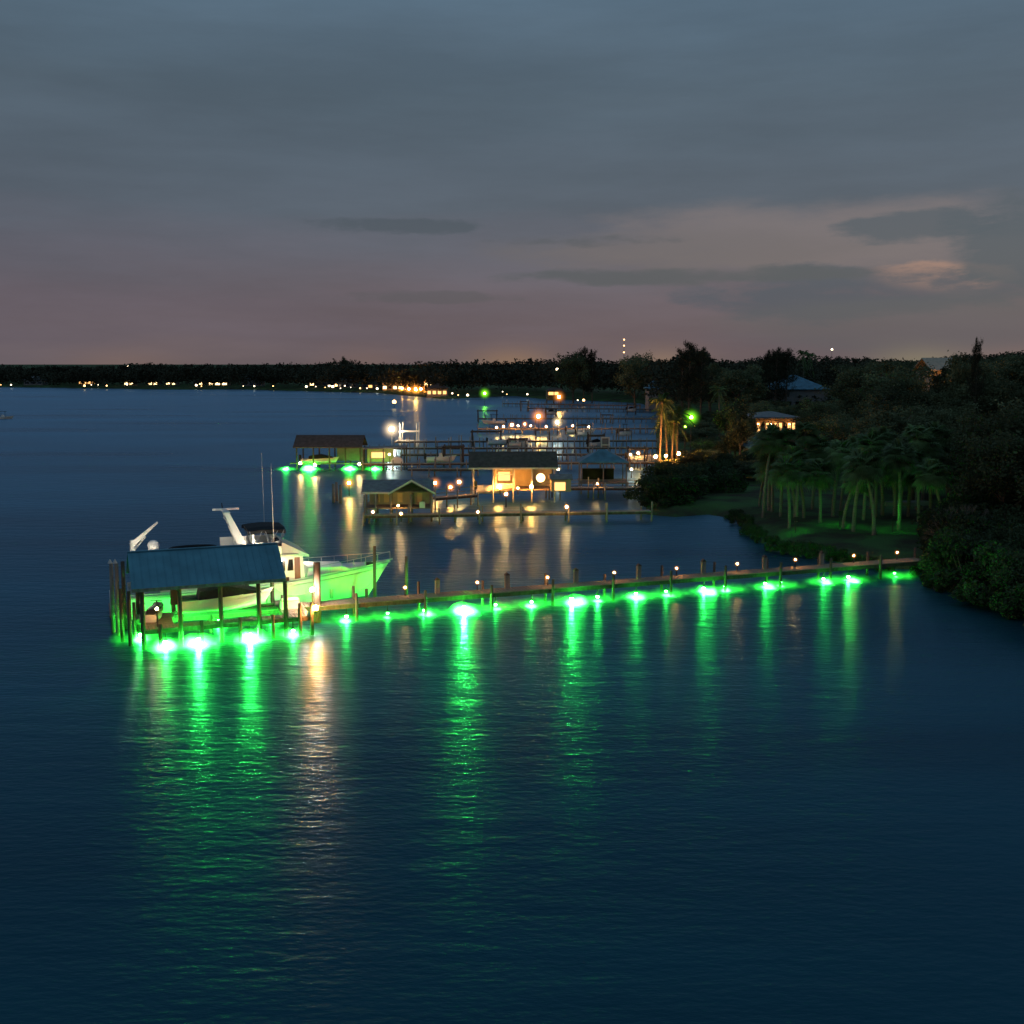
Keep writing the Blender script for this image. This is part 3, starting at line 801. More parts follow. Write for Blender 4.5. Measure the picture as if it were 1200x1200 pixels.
MB().box(3.1, 3.9, 2.3, 4.6, 3.99, 3.4).build('window', M['e_win'], cb)
w = Vector((c0.x + 3.2, c0.y - 0.3, 2.0)); lamp('deck_lamp', w, 1.6, 'e_orange', .2, 'amber deck lamp below the left door of the middle boathouse')
w = Vector((c0.x + 7.1, c0.y - 0.3, 2.0)); lamp('deck_lamp', w, 1.6, 'e_orange', .2, 'amber deck lamp below the round window of the middle boathouse')
small_boat('skiff', (c0.x + 0.4, c0.y + 1.2, 1.3), 0.1, 4.6, 'open skiff hoisted under the left bay of the middle boathouse', console=False)

# annex with lit wall to the right of it
an = empty('deck_hut', at(646, 591) , 0.02, 'small hut glowing amber right of the middle boathouse', 'hut')
MB().box(0, 0, 1.55, 2.4, 2.2, 3.0).build('wall', M['wall_warm'], an)
mb = MB(); roof_gable(mb, -.2, -.2, 2.6, 2.4, 3.0, 3.5); mb.build('roof', M['roof_grey'], an)
MB().box(.4, -.04, 1.7, 1.7, -.005, 2.7).build('window', M['e_win'], an)
w = at(664, 569, 2.2); lamp('deck_lamp', w, 1.4, 'e_white', .26, 'bright white lamp on deck right of the middle boathouse')

# grey gabled boathouse
g0 = at(428, 611)
gb = empty('boathouse', (g0.x, g0.y, 0), 0.06, 'grey gabled boathouse on pilings with white roof edge left of the middle boathouse', 'boathouse')
mb = MB(); roof_gable(mb, -.4, 0.2, 7.4, 6.0, 3.05, 4.1); mb.build('roof', M['roof_grey'], gb)
mb = MB(); roof_gable(mb, 2.6, -.9, 7.6, 2.6, 2.95, 4.3, 'y'); mb.build('porch_roof', M['roof_grey'], gb)
tr = MB()
for sx in (0, 1):
    a_ = Vector((2.55 if sx == 0 else 7.65, -0.96, 2.98)); b_2 = Vector((5.1, -0.96, 4.42))
    tr.add([a_, b_2, b_2 + Vector((0, 0, .2)), a_ + Vector((0, 0, .2)), a_ + Vector((0, .05, 0)), b_2 + Vector((0, .05, 0)), b_2 + Vector((0, .05, .2)), a_ + Vector((0, .05, .2))],
           [(0, 1, 2, 3), (7, 6, 5, 4), (0, 4, 5, 1), (3, 2, 6, 7)])
tr.box(-.4, .1, 2.98, 2.6, .16, 3.2)
tr.build('trim_board', M['trim'], gb)
posts(gb, (0, 1.2, 2.8, 5.0, 7.2), (-.6, 2.6), 3.0, .11, 'palewood')
MB().box(0, .3, 1.3, 7.3, 5.8, 1.45).build('floor', M['deck'], gb)
MB().box(.3, 3.0, 1.45, 7.2, 3.1, 3.05).build('back_wall', M['wall_grey'], gb)
for x in (.9, 1.9, 3.4, 5.6): MB().box(x, 2.93, 1.7, x + .55, 2.995, 2.8).build('shutter', M['wall_warm'], gb)
MB().box(5.9, -.3, 1.45, 6.5, .2, 2.1).build('dock_box', M['gel'], gb)
lt = MB().ball((3.6, -.4, 1.75), .09, 6, 4); lt.build('lamp', M['e_warm'], gb)

# brown roofed boathouse with green lights
f0 = at(346, 550)
fb = empty('boathouse', (f0.x, f0.y, 0), -0.02, 'brown roofed open boathouse with green and amber lights, far left of the docks', 'boathouse')
mb = MB(); roof_gable(mb, -.2, -.6, 11.0, 5.6, 3.5, 5.3); mb.build('roof', M['roof_brown'], fb)
posts(fb, (.3, 3, 5.6, 8.2, 10.6), (0, 5), 3.5, .13)
MB().box(-.8, -.3, .9, 11, .9, 1.05).build('deck', M['deck'], fb)
MB().box(6.0, 4.6, 1.0, 10.5, 4.7, 3.3).build('back_wall', M['wall_grey'], fb)
small_boat('cabin_boat', (f0.x + .6, f0.y + 2.4, .9), 0, 6.2, 'white boat hoisted under the brown boathouse roof', cover='canvas')
for i, (x, mk) in enumerate(((2.6, 'w'), (9.0, 'w'), (13.0, 'w'), (-1.2, 'w'))):
    green_light(Vector((f0.x + x, f0.y - .5, 0)), (22, 14, 10, 6)[i], ['green light below the left bay of the brown boathouse', 'green light below the right bay of the brown boathouse',
        'green light under the flat roofed boat shed', 'green light at the left corner of the brown boathouse'][i], 'green lights around the brown boathouse', (1.8, 1.5, 1.2, 1.0)[i], ang=0)
for i, (px, py) in enumerate(((352, 543), (369, 545), (421, 544))):
    w = at(px, py, 1.5)
    lamp('dock_lamp', Vector((w.x, w.y, 1.5)), 1.0, 'e_warm', .2, ['amber lamp at the left corner of the brown boathouse', 'amber lamp in the middle of the brown boathouse front', 'amber lamp at the right corner of the brown boathouse'][i])
# flat roofed shed
s0 = at(425, 551)
sb = empty('boat_shed', (s0.x, s0.y, 0), 0, 'low flat roofed boat shed with amber lit inside beside the brown boathouse', 'boat shed')
MB().prism([(0, 3.35), (6.9, 3.6), (6.9, 3.75), (0, 3.5)], -.3, 4.2).build('roof', M['roof_grey'], sb)
posts(sb, (.2, 3.4, 6.7), (0, 4), 3.4, .12)
MB().box(0, -.2, .9, 6.9, .9, 1.05).build('deck', M['deck'], sb)
MB().box(.3, 3.6, 1.0, 4.6, 3.7, 3.2).build('back_wall', M['wall_warm'], sb)
MB().box(1.0, 3.5, 1.7, 3.2, 3.59, 2.6).build('window', M['e_win'], sb)
bo2 = MB(); bo2.ball((5.6, 1.6, 1.4), .95, 10, 6, .8)
t = empty('round_tank', (s0.x + 5.6, s0.y - .6, 1.05), 0, 'white domed dinghy cover under right end of flat boat shed', 'boat cover')
MB().prism([(-1, 0), (1, 0), (.85, .8), (.3, 1.15), (-.4, 1.15), (-.9, .7)], -.5, .5).build('cover', M['gel'], t)
w = at(464, 541, 2.4); lamp('deck_lamp', Vector((s0.x + 4.4, s0.y - .5, 2.6)), 1.05, 'e_white', .12, 'white lamp beside the domed dinghy cover')

# white boat lift frame with dazzling lamp
l0 = at(468, 524)
lf = empty('boat_lift', (l0.x, l0.y, 0), 0, 'white boat lift frame of tall posts beside the dazzling white lamp', 'boat lift')
for x in (.2, 3.6):
    for y in (0, 2.6): MB().cyl((x, y, -1), (x + (.35 if y else 0), y, 4.9), .13, .12, 8).build('post', M['trim'], lf)
mb = MB(); mb.box(0, -.1, 3.1, 3.9, .1, 3.3); mb.box(0, 2.5, 3.1, 3.9, 2.7, 3.3); mb.box(-.6, -.2, 1.3, 4.2, .2, 1.5)
mb.build('cross_beam', M['trim'], lf)
w = at_d(459, 503, l0.y - 1.5)
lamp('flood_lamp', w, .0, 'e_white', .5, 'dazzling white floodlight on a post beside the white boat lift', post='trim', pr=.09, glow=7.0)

# hip roofed gazebo with cupola
h0 = at(681, 579)
hz_ = empty('boathouse', (h0.x, h0.y, 0), 0, 'blue hip roofed open boathouse on the right of the middle docks', 'boathouse')
mb = MB(); roof_hip(mb, -.3, -.4, 6.2, 5.0, 4.1, 5.6, .6); mb.build('roof', M['roof_blue'], hz_)
posts(hz_, (0, 2.9, 5.9), (0, 4.6), 4.1, .09, 'palewood')
MB().box(-.2, -.3, 1.4, 6.2, 4.9, 1.55).build('floor', M['deck'], hz_)
MB().box(.4, 3.6, 1.56, 4.6, 4.4, 3.0).build('hedge_planter', M['leaf_mang'], hz_)
cu0 = at(705, 537)
cu = empty('pump_house', at(704, 532, 0), 0, 'tiny white framed square shelter standing on a dock behind the blue boathouse', 'shelter')
mb = MB(); mb.box(0, 0, 1.2, .25, .25, 3.2); mb.box(1.45, 0, 1.2, 1.7, .25, 3.2); mb.box(.25, 0, 2.95, 1.45, .25, 3.2); mb.box(.25, 0, 1.6, 1.45, .25, 1.8)
mb.build('frame', M['trim'], cu); MB().box(0, .3, 1.2, 1.7, 1.5, 3.2).build('wall', M['wall_grey'], cu)

# ------------------------------------------------------------------ middle and far docks
def px_dock(x0, y0, x1, y1, z, label, width=1.3, step=3.0, up=.85, rail=False, name='dock', pr=.1):
    a_, b_2 = at(x0, y0, z), at(x1, y1, z)
    return dock(name, a_, b_2, width, z, step, label, up, rail, pr, boards=False, both=True, jit=1.0, postm='palewood', deckm='palewood')
px_dock(425, 603, 762, 598, 1.1, 'nearest dark dock running from grey gabled boathouse to the bank', 1.4, 4.2)
px_dock(640, 571, 758, 571, 1.5, 'railed walkway from the middle boathouse to the bank', 1.5, 2.2, 1.0, rail=True)
px_dock(478, 549, 560, 549, 1.2, 'short dock ending left of the middle boathouse', 1.4, 3.2)
px_dock(506, 583, 556, 579, 1.4, 'short walkway joining grey gabled and middle boathouses', 1.4, 2.6, rail=True)
px_dock(425, 543, 770, 541, 1.2, 'long dock passing just behind the middle boathouse roof', 1.4, 2.2)
px_dock(470, 532, 770, 531.5, 1.2, 'long dock behind the small framed shelter', 1.4, 2.2)
px_dock(430, 524.5, 770, 524, 1.3, 'long dark dock leading left to the flat boat shed', 1.4, 2.2)
px_dock(462, 517, 770, 515.5, 1.4, 'long dock leading to the white boat lift', 1.4, 2.2)
px_dock(560, 502, 770, 501.5, 1.3, 'dock carrying the tall amber lamp', 1.4, 2.2)
px_dock(560, 490, 772, 490, 1.3, 'dock with a boat lift at its left end', 1.4, 2.2)
px_dock(618, 478, 765, 479, 1.3, 'dock second from the far shore trees', 1.4, 2.2)
px_dock(590, 472.5, 750, 475, 1.3, 'farthest dock, below the amber lit boathouse', 1.4, 2.2)
for i, (x, y, w_) in enumerate(((553, 524, 34), (560, 494, 22), (520, 546, 22), (738, 549, 20))):
    a_ = at(x, y, 0); 
    s_ = a_.y / 1287
    t = empty('boat_lift', a_, 0, ['dark timber boat lift on the dock left of the amber lamp', 'dark far boat lift at the left tip of a dock', 'dark boat lift left of the middle boathouse', 'dark boat lift beside the lamp near the bank'][i], 'boat lift')
    for xx in (0, w_ * s_):
        for yy in (0, 3): MB().cyl((xx, yy, -1), (xx, yy, 3.4), .15, .13, 8).build('post', M['wood'], t)
    q = MB(); q.box(-.3, -.1, 3.0, w_ * s_ + .3, .1, 3.2); q.box(-.3, 2.9, 3.0, w_ * s_ + .3, 3.1, 3.2); q.build('cross_beam', M['wood'], t)
for i, (x, y, w_) in enumerate(((596, 531, 20), (628, 517, 16), (676, 517, 16), (690, 531, 18), (725, 517, 15), (640, 490, 12), (706, 497, 12), (735, 486, 10), (610, 482, 9))):
    a_ = at(x, y, 0); s_ = a_.y / 1287; hh = random.uniform(2.4, 3.8)
    t = empty('boat_lift', a_, random.uniform(-.1, .1), ['timber boat lift above the roof of the middle boathouse, left', 'timber boat lift behind the middle boathouse, right', 'timber boat lift in the second row right of the middle boathouse', 'timber boat lift just left of the blue boathouse',
        'timber boat lift behind the blue boathouse', 'small timber boat lift right of the tall amber lamp', 'small timber boat lift right of the tall white lamp', 'small far timber boat lift near the bank', 'small far timber boat lift above the amber lamp'][i], 'boat lift')
    for xx in (0, w_ * s_):
        for yy in (0, 3): MB().cyl((xx, yy, -1), (xx, yy, hh + random.uniform(-.2, .5)), .15, .13, 8).build('post', M['wood' if i % 2 else 'palewood'], t)
    q = MB(); q.box(-.2, -.1, hh - .3, w_ * s_ + .2, .1, hh - .1); q.box(-.2, 2.9, hh - .3, w_ * s_ + .2, 3.1, hh - .1); q.build('cross_beam', M['wood'], t)
    if i not in (1, 6, 8):
        small_boat('hoisted_boat', (a_.x, a_.y + 1.5, 1.3), 0, w_ * s_ * 1.15, ['white boat hoisted above the middle boathouse roof', '', 'white boat hoisted in the second row of docks', 'white boat hoisted left of the blue boathouse',
            'boat hoisted behind the blue boathouse', 'small boat hoisted right of the tall amber lamp', '', 'far boat hoisted near the bank', ''][i], cover='canvas' if i % 2 else None)
for i, (x, y, L_) in enumerate(((500, 540, 5), (572, 520, 6), (664, 506.5, 7), (592, 496, 6.5), (735, 539, 5.5))):
    small_boat('moored_boat', at(x, y, .9), [0, 0.1, 0, 3.1, 0][i], L_, ['white open boat on the dock left of the middle boathouse', 'pale boat moored behind the middle boathouse roof',
        'long white boat moored right of the tall white lamp', 'white boat moored left of the tall amber lamp', 'small white boat by the lamp near the bank'][i], console=(i in (0, 3)), group=None)

# lamps on middle docks
def px_lamp(px, py, z, base, mk, r, label, name='dock_lamp', cat='lamp', group=None, post='wood', pr=.07):
    big_ = mk in ('e_orange', 'e_white', 'e_lime') and name == 'dock_lamp'
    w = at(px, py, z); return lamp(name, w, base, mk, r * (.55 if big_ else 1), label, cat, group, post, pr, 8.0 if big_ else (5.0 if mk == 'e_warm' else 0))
px_lamp(409, 566, 1.7, -.5, 'e_orange', .34, 'amber lamp on a piling left of the grey gabled boathouse')
px_lamp(510, 566, 1.9, -.5, 'e_orange', .30, 'amber lamp on a piling just right of the grey gable')
px_lamp(528, 571, 1.9, 1.4, 'e_orange', .26, 'amber lamp on the short walkway, left of a pair')
px_lamp(538, 565, 2.4, 1.4, 'e_warm', .2, 'amber lamp on the short walkway, right of a pair')
px_lamp(631, 488, 4.6, 1.3, 'e_orange', .75, 'tall bright amber lamp above the far docks')
px_lamp(615, 497, 2.6, 1.3, 'e_orange', .32, 'smaller amber lamp just left of the tall amber one')
px_lamp(600, 498, 2.4, 1.3, 'e_warm', .28, 'amber lamp over the moored boat at dock end')
px_lamp(653, 495, 4.2, 1.3, 'e_white', .5, 'tall white lamp with long reflection on the far docks')
px_lamp(655, 465, 5.0, 1.3, 'e_orange', .85, 'amber lamp before the far lit boathouse')
px_lamp(568, 461, 5.0, 0, 'e_lime', .85, 'lime green lamp alone on the far water')
px_lamp(654, 550, 2.1, 1.4, 'e_farw', .22, 'small white lamp on the dock behind the hut')
px_lamp(739, 533, 2.4, 1.2, 'e_white', .17, 'white lamp at the dock end near the bank')
px_lamp(740, 550, 2.2, 1.0, 'e_farw', .22, 'low white lamp on a piling near the bank')
px_lamp(664, 594, 1.9, 1.1, 'e_warm', .12, 'small lamp on the nearest dark dock, right one')
px_lamp(593, 579, 2.6, 1.1, 'e_warm', .14, 'small lamp hanging below the door of the middle boathouse')

for i, (px, py, z) in enumerate(((607, 499, 2.2), (622, 499, 2.2), (640, 500, 2.2), (590, 500, 2.0), (582, 501, 2.0), (671, 499, 2.1), (690, 500, 2.0), (748, 531, 2.2))):
    px_lamp(px, py, z, 1.3, 'e_warm', .17, ['low amber lamp between two tall amber posts', 'low amber lamp left beneath the tall amber lamp', 'low amber lamp right beneath the tall amber lamp', 'low amber lamp left of the lamp over the moored boat',
        'leftmost low amber lamp of the chain at the far dock end', 'low amber lamp right of the tall white lamp', 'second low amber lamp right of the tall white lamp', 'small amber lamp between bank and dock end lamp'][i])
for i, (px, py) in enumerate(((437, 600), (470, 602), (560, 600), (586, 572), (607, 572), (700, 567))):
    px_lamp(px, py, 2.0, 1.2, 'e_warm', .09, ['small amber lamp on the left end of the nearest dark dock', 'small amber lamp before the grey gabled boathouse', 'small amber lamp at the left post of the middle boathouse',
        'small amber lamp under the lit window of the middle boathouse', 'small amber lamp between the rooms of the middle boathouse', 'small amber lamp on the railed walkway'][i])
# far lit boathouse at (650,468)
fl = empty('boathouse', at(641, 473, 0), 0, 'far two storey boathouse frame glowing amber near the far shore', 'boathouse')
fl_s = at(641, 473).y / 1287
mb = MB(); roof_hip(mb, -.4, -.4, 22 * fl_s * .9, 7, 5.4, 6.6, 4); mb.build('roof', M['roof_brown'], fl)
posts(fl, (0, 3, 6), (0, 6), 5.4, .2, 'palewood'); MB().box(-.3, 4.5, 1.3, 6.6, 4.7, 5.2).build('wall', M['wall_warm'], fl)
MB().box(-.4, -.4, 3.2, 6.8, 6, 3.4).build('floor', M['deck'], fl)
MB().box(.8, 4.35, 3.6, 5.0, 4.49, 4.8).build('window', M['e_win'], fl)

# ------------------------------------------------------------------ houses
def house(px, py, wpx, hgt, rh, label, wall='wall_grey', roof='roof_grey', wins=3, lit='e_win', depth=9, hip=True, lit_ids=None, z=None, storeys=1, name='house'):
    """px,py: left foot of the front wall on the ground"""
    zz_ = 1.0 if z is None else z
    a_ = at(px, py, zz_); s_ = a_.y / 1287; w_ = wpx * s_
    t = empty(name, a_, 0, label, 'house')
    MB().box(0, 0, -3, w_, depth, hgt).build('wall', M[wall], t)
    mb_ = MB()
    if hip: roof_hip(mb_, -.7, -.7, w_ + .7, depth + .7, hgt + .01, hgt + rh, max(w_ - depth, 1.0), .25)
    else: roof_gable(mb_, -.7, -.7, w_ + .7, depth + .7, hgt + .01, hgt + rh, 'x', .25)
    mb_.build('roof', M[roof], t)
    for st in range(storeys):
        hz0 = 0.9 + st * 3.0
        for i in range(wins):
            cw = w_ / wins
            on = lit_ids is None or (i + st * wins) in lit_ids
            q = MB(); x_ = cw * (i + .5)
            q.box(x_ - cw * .32, -.06, hz0, x_ + cw * .32, -.01, min(hz0 + 1.6, hgt - .3))
            q.build('window', M[lit] if on else M['glass'], t)
            fr_ = MB(); fr_.box(x_ - cw * .36, -.09, hz0 - .18, x_ + cw * .36, -.012, hz0 - .02); 
            fr_.build('sill', M['trim'], t)
    return t
house(28, 451.5, 22, 4, 2.6, 'unlit pale house low on the far shore at far left', wins=3, lit_ids=[])
house(92, 451, 20, 5, 3, 'far shore house with orange floodlit front, left of the twin lit house', 'wall_warm', 'roof_brown', 4, 'e_win')
house(145, 452, 12, 7, 3, 'far shore house with two tall bright amber windows', 'wall_warm', 'roof_brown', 2, 'e_winb', storeys=2)
house(173, 452, 12, 5, 2, 'small far shore house with one white lit front', 'wall_grey', 'roof_blue', 2, 'e_winb')
house(194, 452, 12, 5, 2, 'small far shore house with pale lit windows right of its twin', 'wall_grey', 'roof_grey', 2, 'e_winb')
house(227, 452, 11, 5, 2.4, 'small lit house just left of the brightest long far house', 'wall_grey', 'roof_grey', 2, 'e_winb', lit_ids=[1])
house(243, 452.5, 24, 6.5, 3.4, 'long brightly lit amber house on the far shore', 'wall_warm', 'roof_brown', 3, 'e_winb')
house(283, 453, 24, 5, 3.6, 'dark unlit grey roofed house on the far shore', 'wall_grey', 'roof_grey', 3, lit_ids=[])
house(362, 453, 28, 7, 4, 'far shore house with pale blue roof and one bright end', 'wall_grey', 'roof_blue', 4, 'e_winb', lit_ids=[0], storeys=1)
house(396, 455, 22, 5, 3, 'dark far shore house right of the blue roofed one', 'wall_grey', 'roof_grey', 3, lit_ids=[])
house(424, 456, 20, 6, 4, 'far shore house with steep grey roof and dim windows', 'wall_grey', 'roof_grey', 3, lit_ids=[1])
house(448, 457.5, 24, 6, 3, 'far shore house with bright white lit veranda', 'wall_warm', 'roof_brown', 4, 'e_winb', lit_ids=[0, 2, 3])
house(497, 460, 20, 8, 3, 'two storey far house with a row of white lit upper windows', 'wall_warm', 'roof_grey', 4, 'e_winb', lit_ids=[4, 5, 6, 7], storeys=2)
house(500, 464, 24, 3.6, 2.4, 'low amber glowing garden house at the far waterline', 'wall_warm', 'roof_brown', 4, 'e_win')
# far small lights
fls = [(1, 452), (13, 452), (98, 446), (99, 453), (107, 452), (115, 452), (125, 453), (149, 452), (230, 452.5), (236, 453.5), (285, 453.5), (298, 453.5), (320, 453.5),
       (359, 454), (370, 454), (381, 455), (386, 453), (390, 454), (394, 452.5), (399, 456), (411, 455), (422, 456), (430, 456), (442, 456.5), (461, 451), (475, 457), (530, 462), (537, 464),
       (548, 464), (589, 460), (594, 463), (618, 463), (677, 470), (684, 470)]
nm = ['left of all lit houses', 'just left of the unlit pale house', 'high before the orange floodlit house', 'left of four before the orange floodlit house', 'second of four before the orange floodlit house',
      'third of four before the orange floodlit house', 'right of four before the orange floodlit house', 'at the foot of the twin window house', 'left of two before the small lit house', 'right of two before the small lit house',
      'before the dark grey roofed house, left', 'before the dark grey roofed house, middle', 'alone right of the dark grey roofed house', 'left of the blue roofed house', 'at the left foot of the blue roofed house',
      'left end of the bright white cluster', 'upper left in the bright white cluster', 'centre of the bright white cluster', 'upper right in the bright white cluster', 'right end of the bright white cluster',
      'before the dark house', 'left of the steep grey roof', 'before the steep grey roof', 'right of the steep grey roof', 'over the lit veranda roof', 'between veranda house and garden house',
      'right of the amber garden house', 'second right of the amber garden house', 'just left of the lime green lamp', 'just right of the lime green lamp', 'below the one right of the lime lamp',
      'between lime lamp and far boathouse', 'right of the far amber boathouse', 'second right of the far amber boathouse']
for i, (x, y) in enumerate(fls):
    z = 2.4; w = at(x, y - 1.0, z)
    g_ = max(0, gz(w.x, w.y))
    big_ = i in (16, 17, 18)
    px_lamp(x, y - 1.0, z, g_ - .3, 'e_farw' if i % 3 else 'e_far', (1.0 if big_ else (.3, .55, .4, .8, .35)[i % 5]) * (w.y / 800) ** .7, 'tiny far shore light ' + nm[i], name='shore_lamp', cat='lamp', group='tiny lights along the far shore', pr=.08)
px_lamp(487, 456, 5, 1, 'e_orange', .9, 'orange floodlight under lit palms on the far shore')
px_lamp(462, 471, 2.4, 0, 'e_far', .8, 'low orange light with short reflection before the far shore')
px_lamp(404, 0 + 452, 3, 1, 'e_farw', .5, 'far white light right of the blue roofed house', name='shore_lamp')

# right bank houses
house(884, 546, 44, 2.6, 2.1, 'house with dark blue roof low among trees below the amber lit terrace', 'wall_grey', 'roof_blue', 3, lit_ids=[], depth=9, z=1.0)
house(886, 512, 46, 3.3, .8, 'house with row of amber lit terrace windows between the blue roofs', 'wall_brown', 'roof_grey', 9, 'e_win', depth=10, lit_ids=[0, 2, 4, 5, 7, 8], z=4)
house(903, 480, 66, 6.0, 4.2, 'house with large pale blue hip roof rising above the trees', 'wall_grey', 'roof_blue', 5, lit_ids=[], depth=16, z=3)
house(1050, 496, 46, 5.5, 3.6, 'dim blue grey roofed house deep in the right wood', 'wall_grey', 'roof_blue', 4, lit_ids=[], depth=12, z=3)
house(1090, 503, 36, 12.4, 2.6, 'tall house with cream gable roof high above the right wood', 'wall_warm', 'roof_cream', 3, lit_ids=[3], depth=10, hip=False, z=3, storeys=3)
house(760, 476, 20, 6, 3, 'small dim grey roofed house behind the lit palms', 'wall_grey', 'roof_blue', 3, lit_ids=[], depth=10, z=2)
def d_lamp(px, py, D, mk, r, label, name='street_lamp', base=None, post='black', pr=.08, group=None):
    w = at_d(px, py, D); b2 = max(gz(w.x, w.y), 0) if base is None else base
    return lamp(name, w, b2 - .1, mk, r, label, 'lamp', group, post, pr, 8.0 if mk == 'e_lime' else 0)
d_lamp(653, 433, 520, 'e_farw', .75, 'white street lamp on a tall pole among the trees above the docks')
d_lamp(975, 409.5, 620, 'e_farw', .6, 'white light on a slim mast above the right wood')
d_lamp(1101, 448, 228, 'e_orange', .22, 'small amber lamp below the cream gable roof')
d_lamp(810, 489, 190, 'e_lime', .30, 'lime green yard lamp glowing in trees right of the lit palms', post='wood')
d_lamp(803, 500, 186, 'e_lime', .08, 'small lime light below the lime green yard lamp')
d_lamp(150, 429, 900, 'e_farw', .6, 'white light above the far treetops at left')
for i, (x, y) in enumerate(((768, 555), (780, 555), (795, 555), (850, 546))):
    w = at(x, y, 1.0)
    lamp('uplight', Vector((w.x, w.y, max(gz(w.x, w.y), .5) + (3.0 if i < 3 else .6))), max(gz(w.x, w.y), .3), 'e_strong' if i < 3 else 'e_white', (.2, .18, .2, .12)[i],
         ['amber uplight at the foot of the left lit palm', 'amber uplight at the foot of the middle lit palm', 'amber uplight at the foot of the right lit palm', 'white garden light in the dark shrubs'][i])
# terrace lanterns
for i, x in enumerate((888, 904, 910, 925)):
    w = at_d(x, 497, at(886, 512, 4).y - .6)
    lamp('wall_lantern', w, w.z - 1.2, 'e_warm', .06, 'lantern on the amber lit terrace, %s from the left' % ORD[i], group='lanterns on the lit terrace')

# radio tower
rt = at_d(731, 426, 1500)
tw = empty('radio_tower', (rt.x, rt.y, 0), 0, 'slim lattice radio tower with three lights above the wood', 'tower')
mb = MB()
H_ = 48
for k in range(3):
    a = k * 2.094
    mb.cyl((1.2 * math.cos(a), 1.2 * math.sin(a), 0), (.5 * math.cos(a), .5 * math.sin(a), H_), .1, .08, 4)
for j in range(20):
    for k in range(3):
        r0 = 1.2 - .7 * j / 20; r1 = 1.2 - .7 * (j + 1) / 20; a, b2 = k * 2.094, (k + 1) * 2.094
        mb.cyl((r0 * math.cos(a), r0 * math.sin(a), H_ * j / 20), (r1 * math.cos(b2), r1 * math.sin(b2), H_ * (j + 1) / 20), .05, .05, 3)
mb.build('mast', M['steel'], tw)
for z in (49, 41, 32): MB().ball((0, 0, z), 1.0, 6, 4).build('beacon', M['e_far'], tw)

# ------------------------------------------------------------------ vegetation
def quads(centers, size, rngl, flat=0.0, aspect=1.0):
    N = len(centers)
    a = rngl.normal(size=(N, 3)); a /= np.linalg.norm(a, axis=1)[:, None]
    a[:, 2] *= (1 - flat); a /= np.linalg.norm(a, axis=1)[:, None]
    b = rngl.normal(size=(N, 3)); b -= (b * a).sum(1)[:, None] * a; b /= np.linalg.norm(b, axis=1)[:, None]
    s_ = size * rngl.uniform(.6, 1.3, N)[:, None]
    a = a * s_; b = b * s_ * aspect
    v = np.empty((N, 4, 3)); v[:, 0] = centers - a; v[:, 1] = centers - b * .6; v[:, 2] = centers + a; v[:, 3] = centers + b * .6
    return v.reshape(-1, 3)
def qmesh(name, verts, material, parent=None, extra=None):
    N = len(verts) // 4
    me = bpy.data.meshes.new(name)
    me.vertices.add(len(verts)); me.vertices.foreach_set('co', verts.astype(np.float32).ravel())
    me.loops.add(N * 4); me.loops.foreach_set('vertex_index', np.arange(N * 4, dtype=np.int32))
    me.polygons.add(N); me.polygons.foreach_set('loop_start', np.arange(0, N * 4, 4, dtype=np.int32))
    me.update(calc_edges=True); me.materials.append(material)
    o = bpy.data.objects.new(name, me); COL.objects.link(o)
    if parent: o.parent = parent
    return o
def limb_tree(mb_, h, r, n_l, spread, rr):
    pts = [Vector((0, 0, -.6))]; 
    for i in range(1, 6):
        pts.append(Vector((rr.uniform(-.3, .3) * i * .3, rr.uniform(-.3, .3) * i * .3, h * .55 * i / 5)))
    for i in range(5): mb_.cyl(pts[i], pts[i + 1], r * (1 - i * .12), r * (1 - (i + 1) * .12), 8, cap=False)
    tips = []
    for i in range(n_l):
        st = pts[rr.randint(2, 5)]; a = rr.uniform(0, 6.28); l = spread * rr.uniform(.5, 1)
        mid = st + Vector((math.cos(a) * l * .5, math.sin(a) * l * .5, h * .14)); e = mid + Vector((math.cos(a + .3) * l * .5, math.sin(a + .3) * l * .5, h * rr.uniform(.05, .22)))
        mb_.cyl(st, mid, r * .4, r * .25, 6, cap=False); mb_.cyl(mid, e, r * .25, r * .08, 5, cap=False); tips += [mid, e]
    return tips
def broadleaf(seed, h=12, rad=5, n=8000, ls=.2, material='leaf', name='broadleaf_tree', label='x', cat='tree'):
    rr = random.Random(seed); rg_ = np.random.default_rng(seed)
    t = empty(name, (0, 0, 0), 0, label, cat)
    mb_ = MB(); tips = limb_tree(mb_, h, h * .028, 9, rad * .9, rr); mb_.build('trunk', M['bark'], t, True)
    cl = [(tp.x, tp.y, tp.z, rr.uniform(.16, .3) * rad) for tp in tips]
    for i in range(34):
        a = rr.uniform(0, 6.28); q = rr.uniform(0, .95) ** .6 * rad; 
        zc = h * (.86 - .34 * (q / rad) ** 2) + rr.uniform(-.12, .05) * h
        cl.append((q * math.cos(a), q * math.sin(a), zc, rr.uniform(.12, .3) * rad))
    for i in range(12):
        a = rr.uniform(0, 6.28); q = rad * rr.uniform(.5, .95)
        cl.append((q * math.cos(a), q * math.sin(a), h * rr.uniform(.38, .6), rr.uniform(.18, .28) * rad))
    cl = np.array(cl); w_ = cl[:, 3] ** 2; idx = rg_.choice(len(cl), n, p=w_ / w_.sum())
    d_ = rg_.normal(size=(n, 3)); d_ /= np.linalg.norm(d_, axis=1)[:, None]; d_ *= (np.abs(rg_.normal(.75, .3, n)))[:, None]
    d_[:, 2] *= .72
    c = cl[idx, :3] + d_ * cl[idx, 3:4]
    qmesh('crown', quads(c, ls, rg_, .2), M[material], t)
    return t
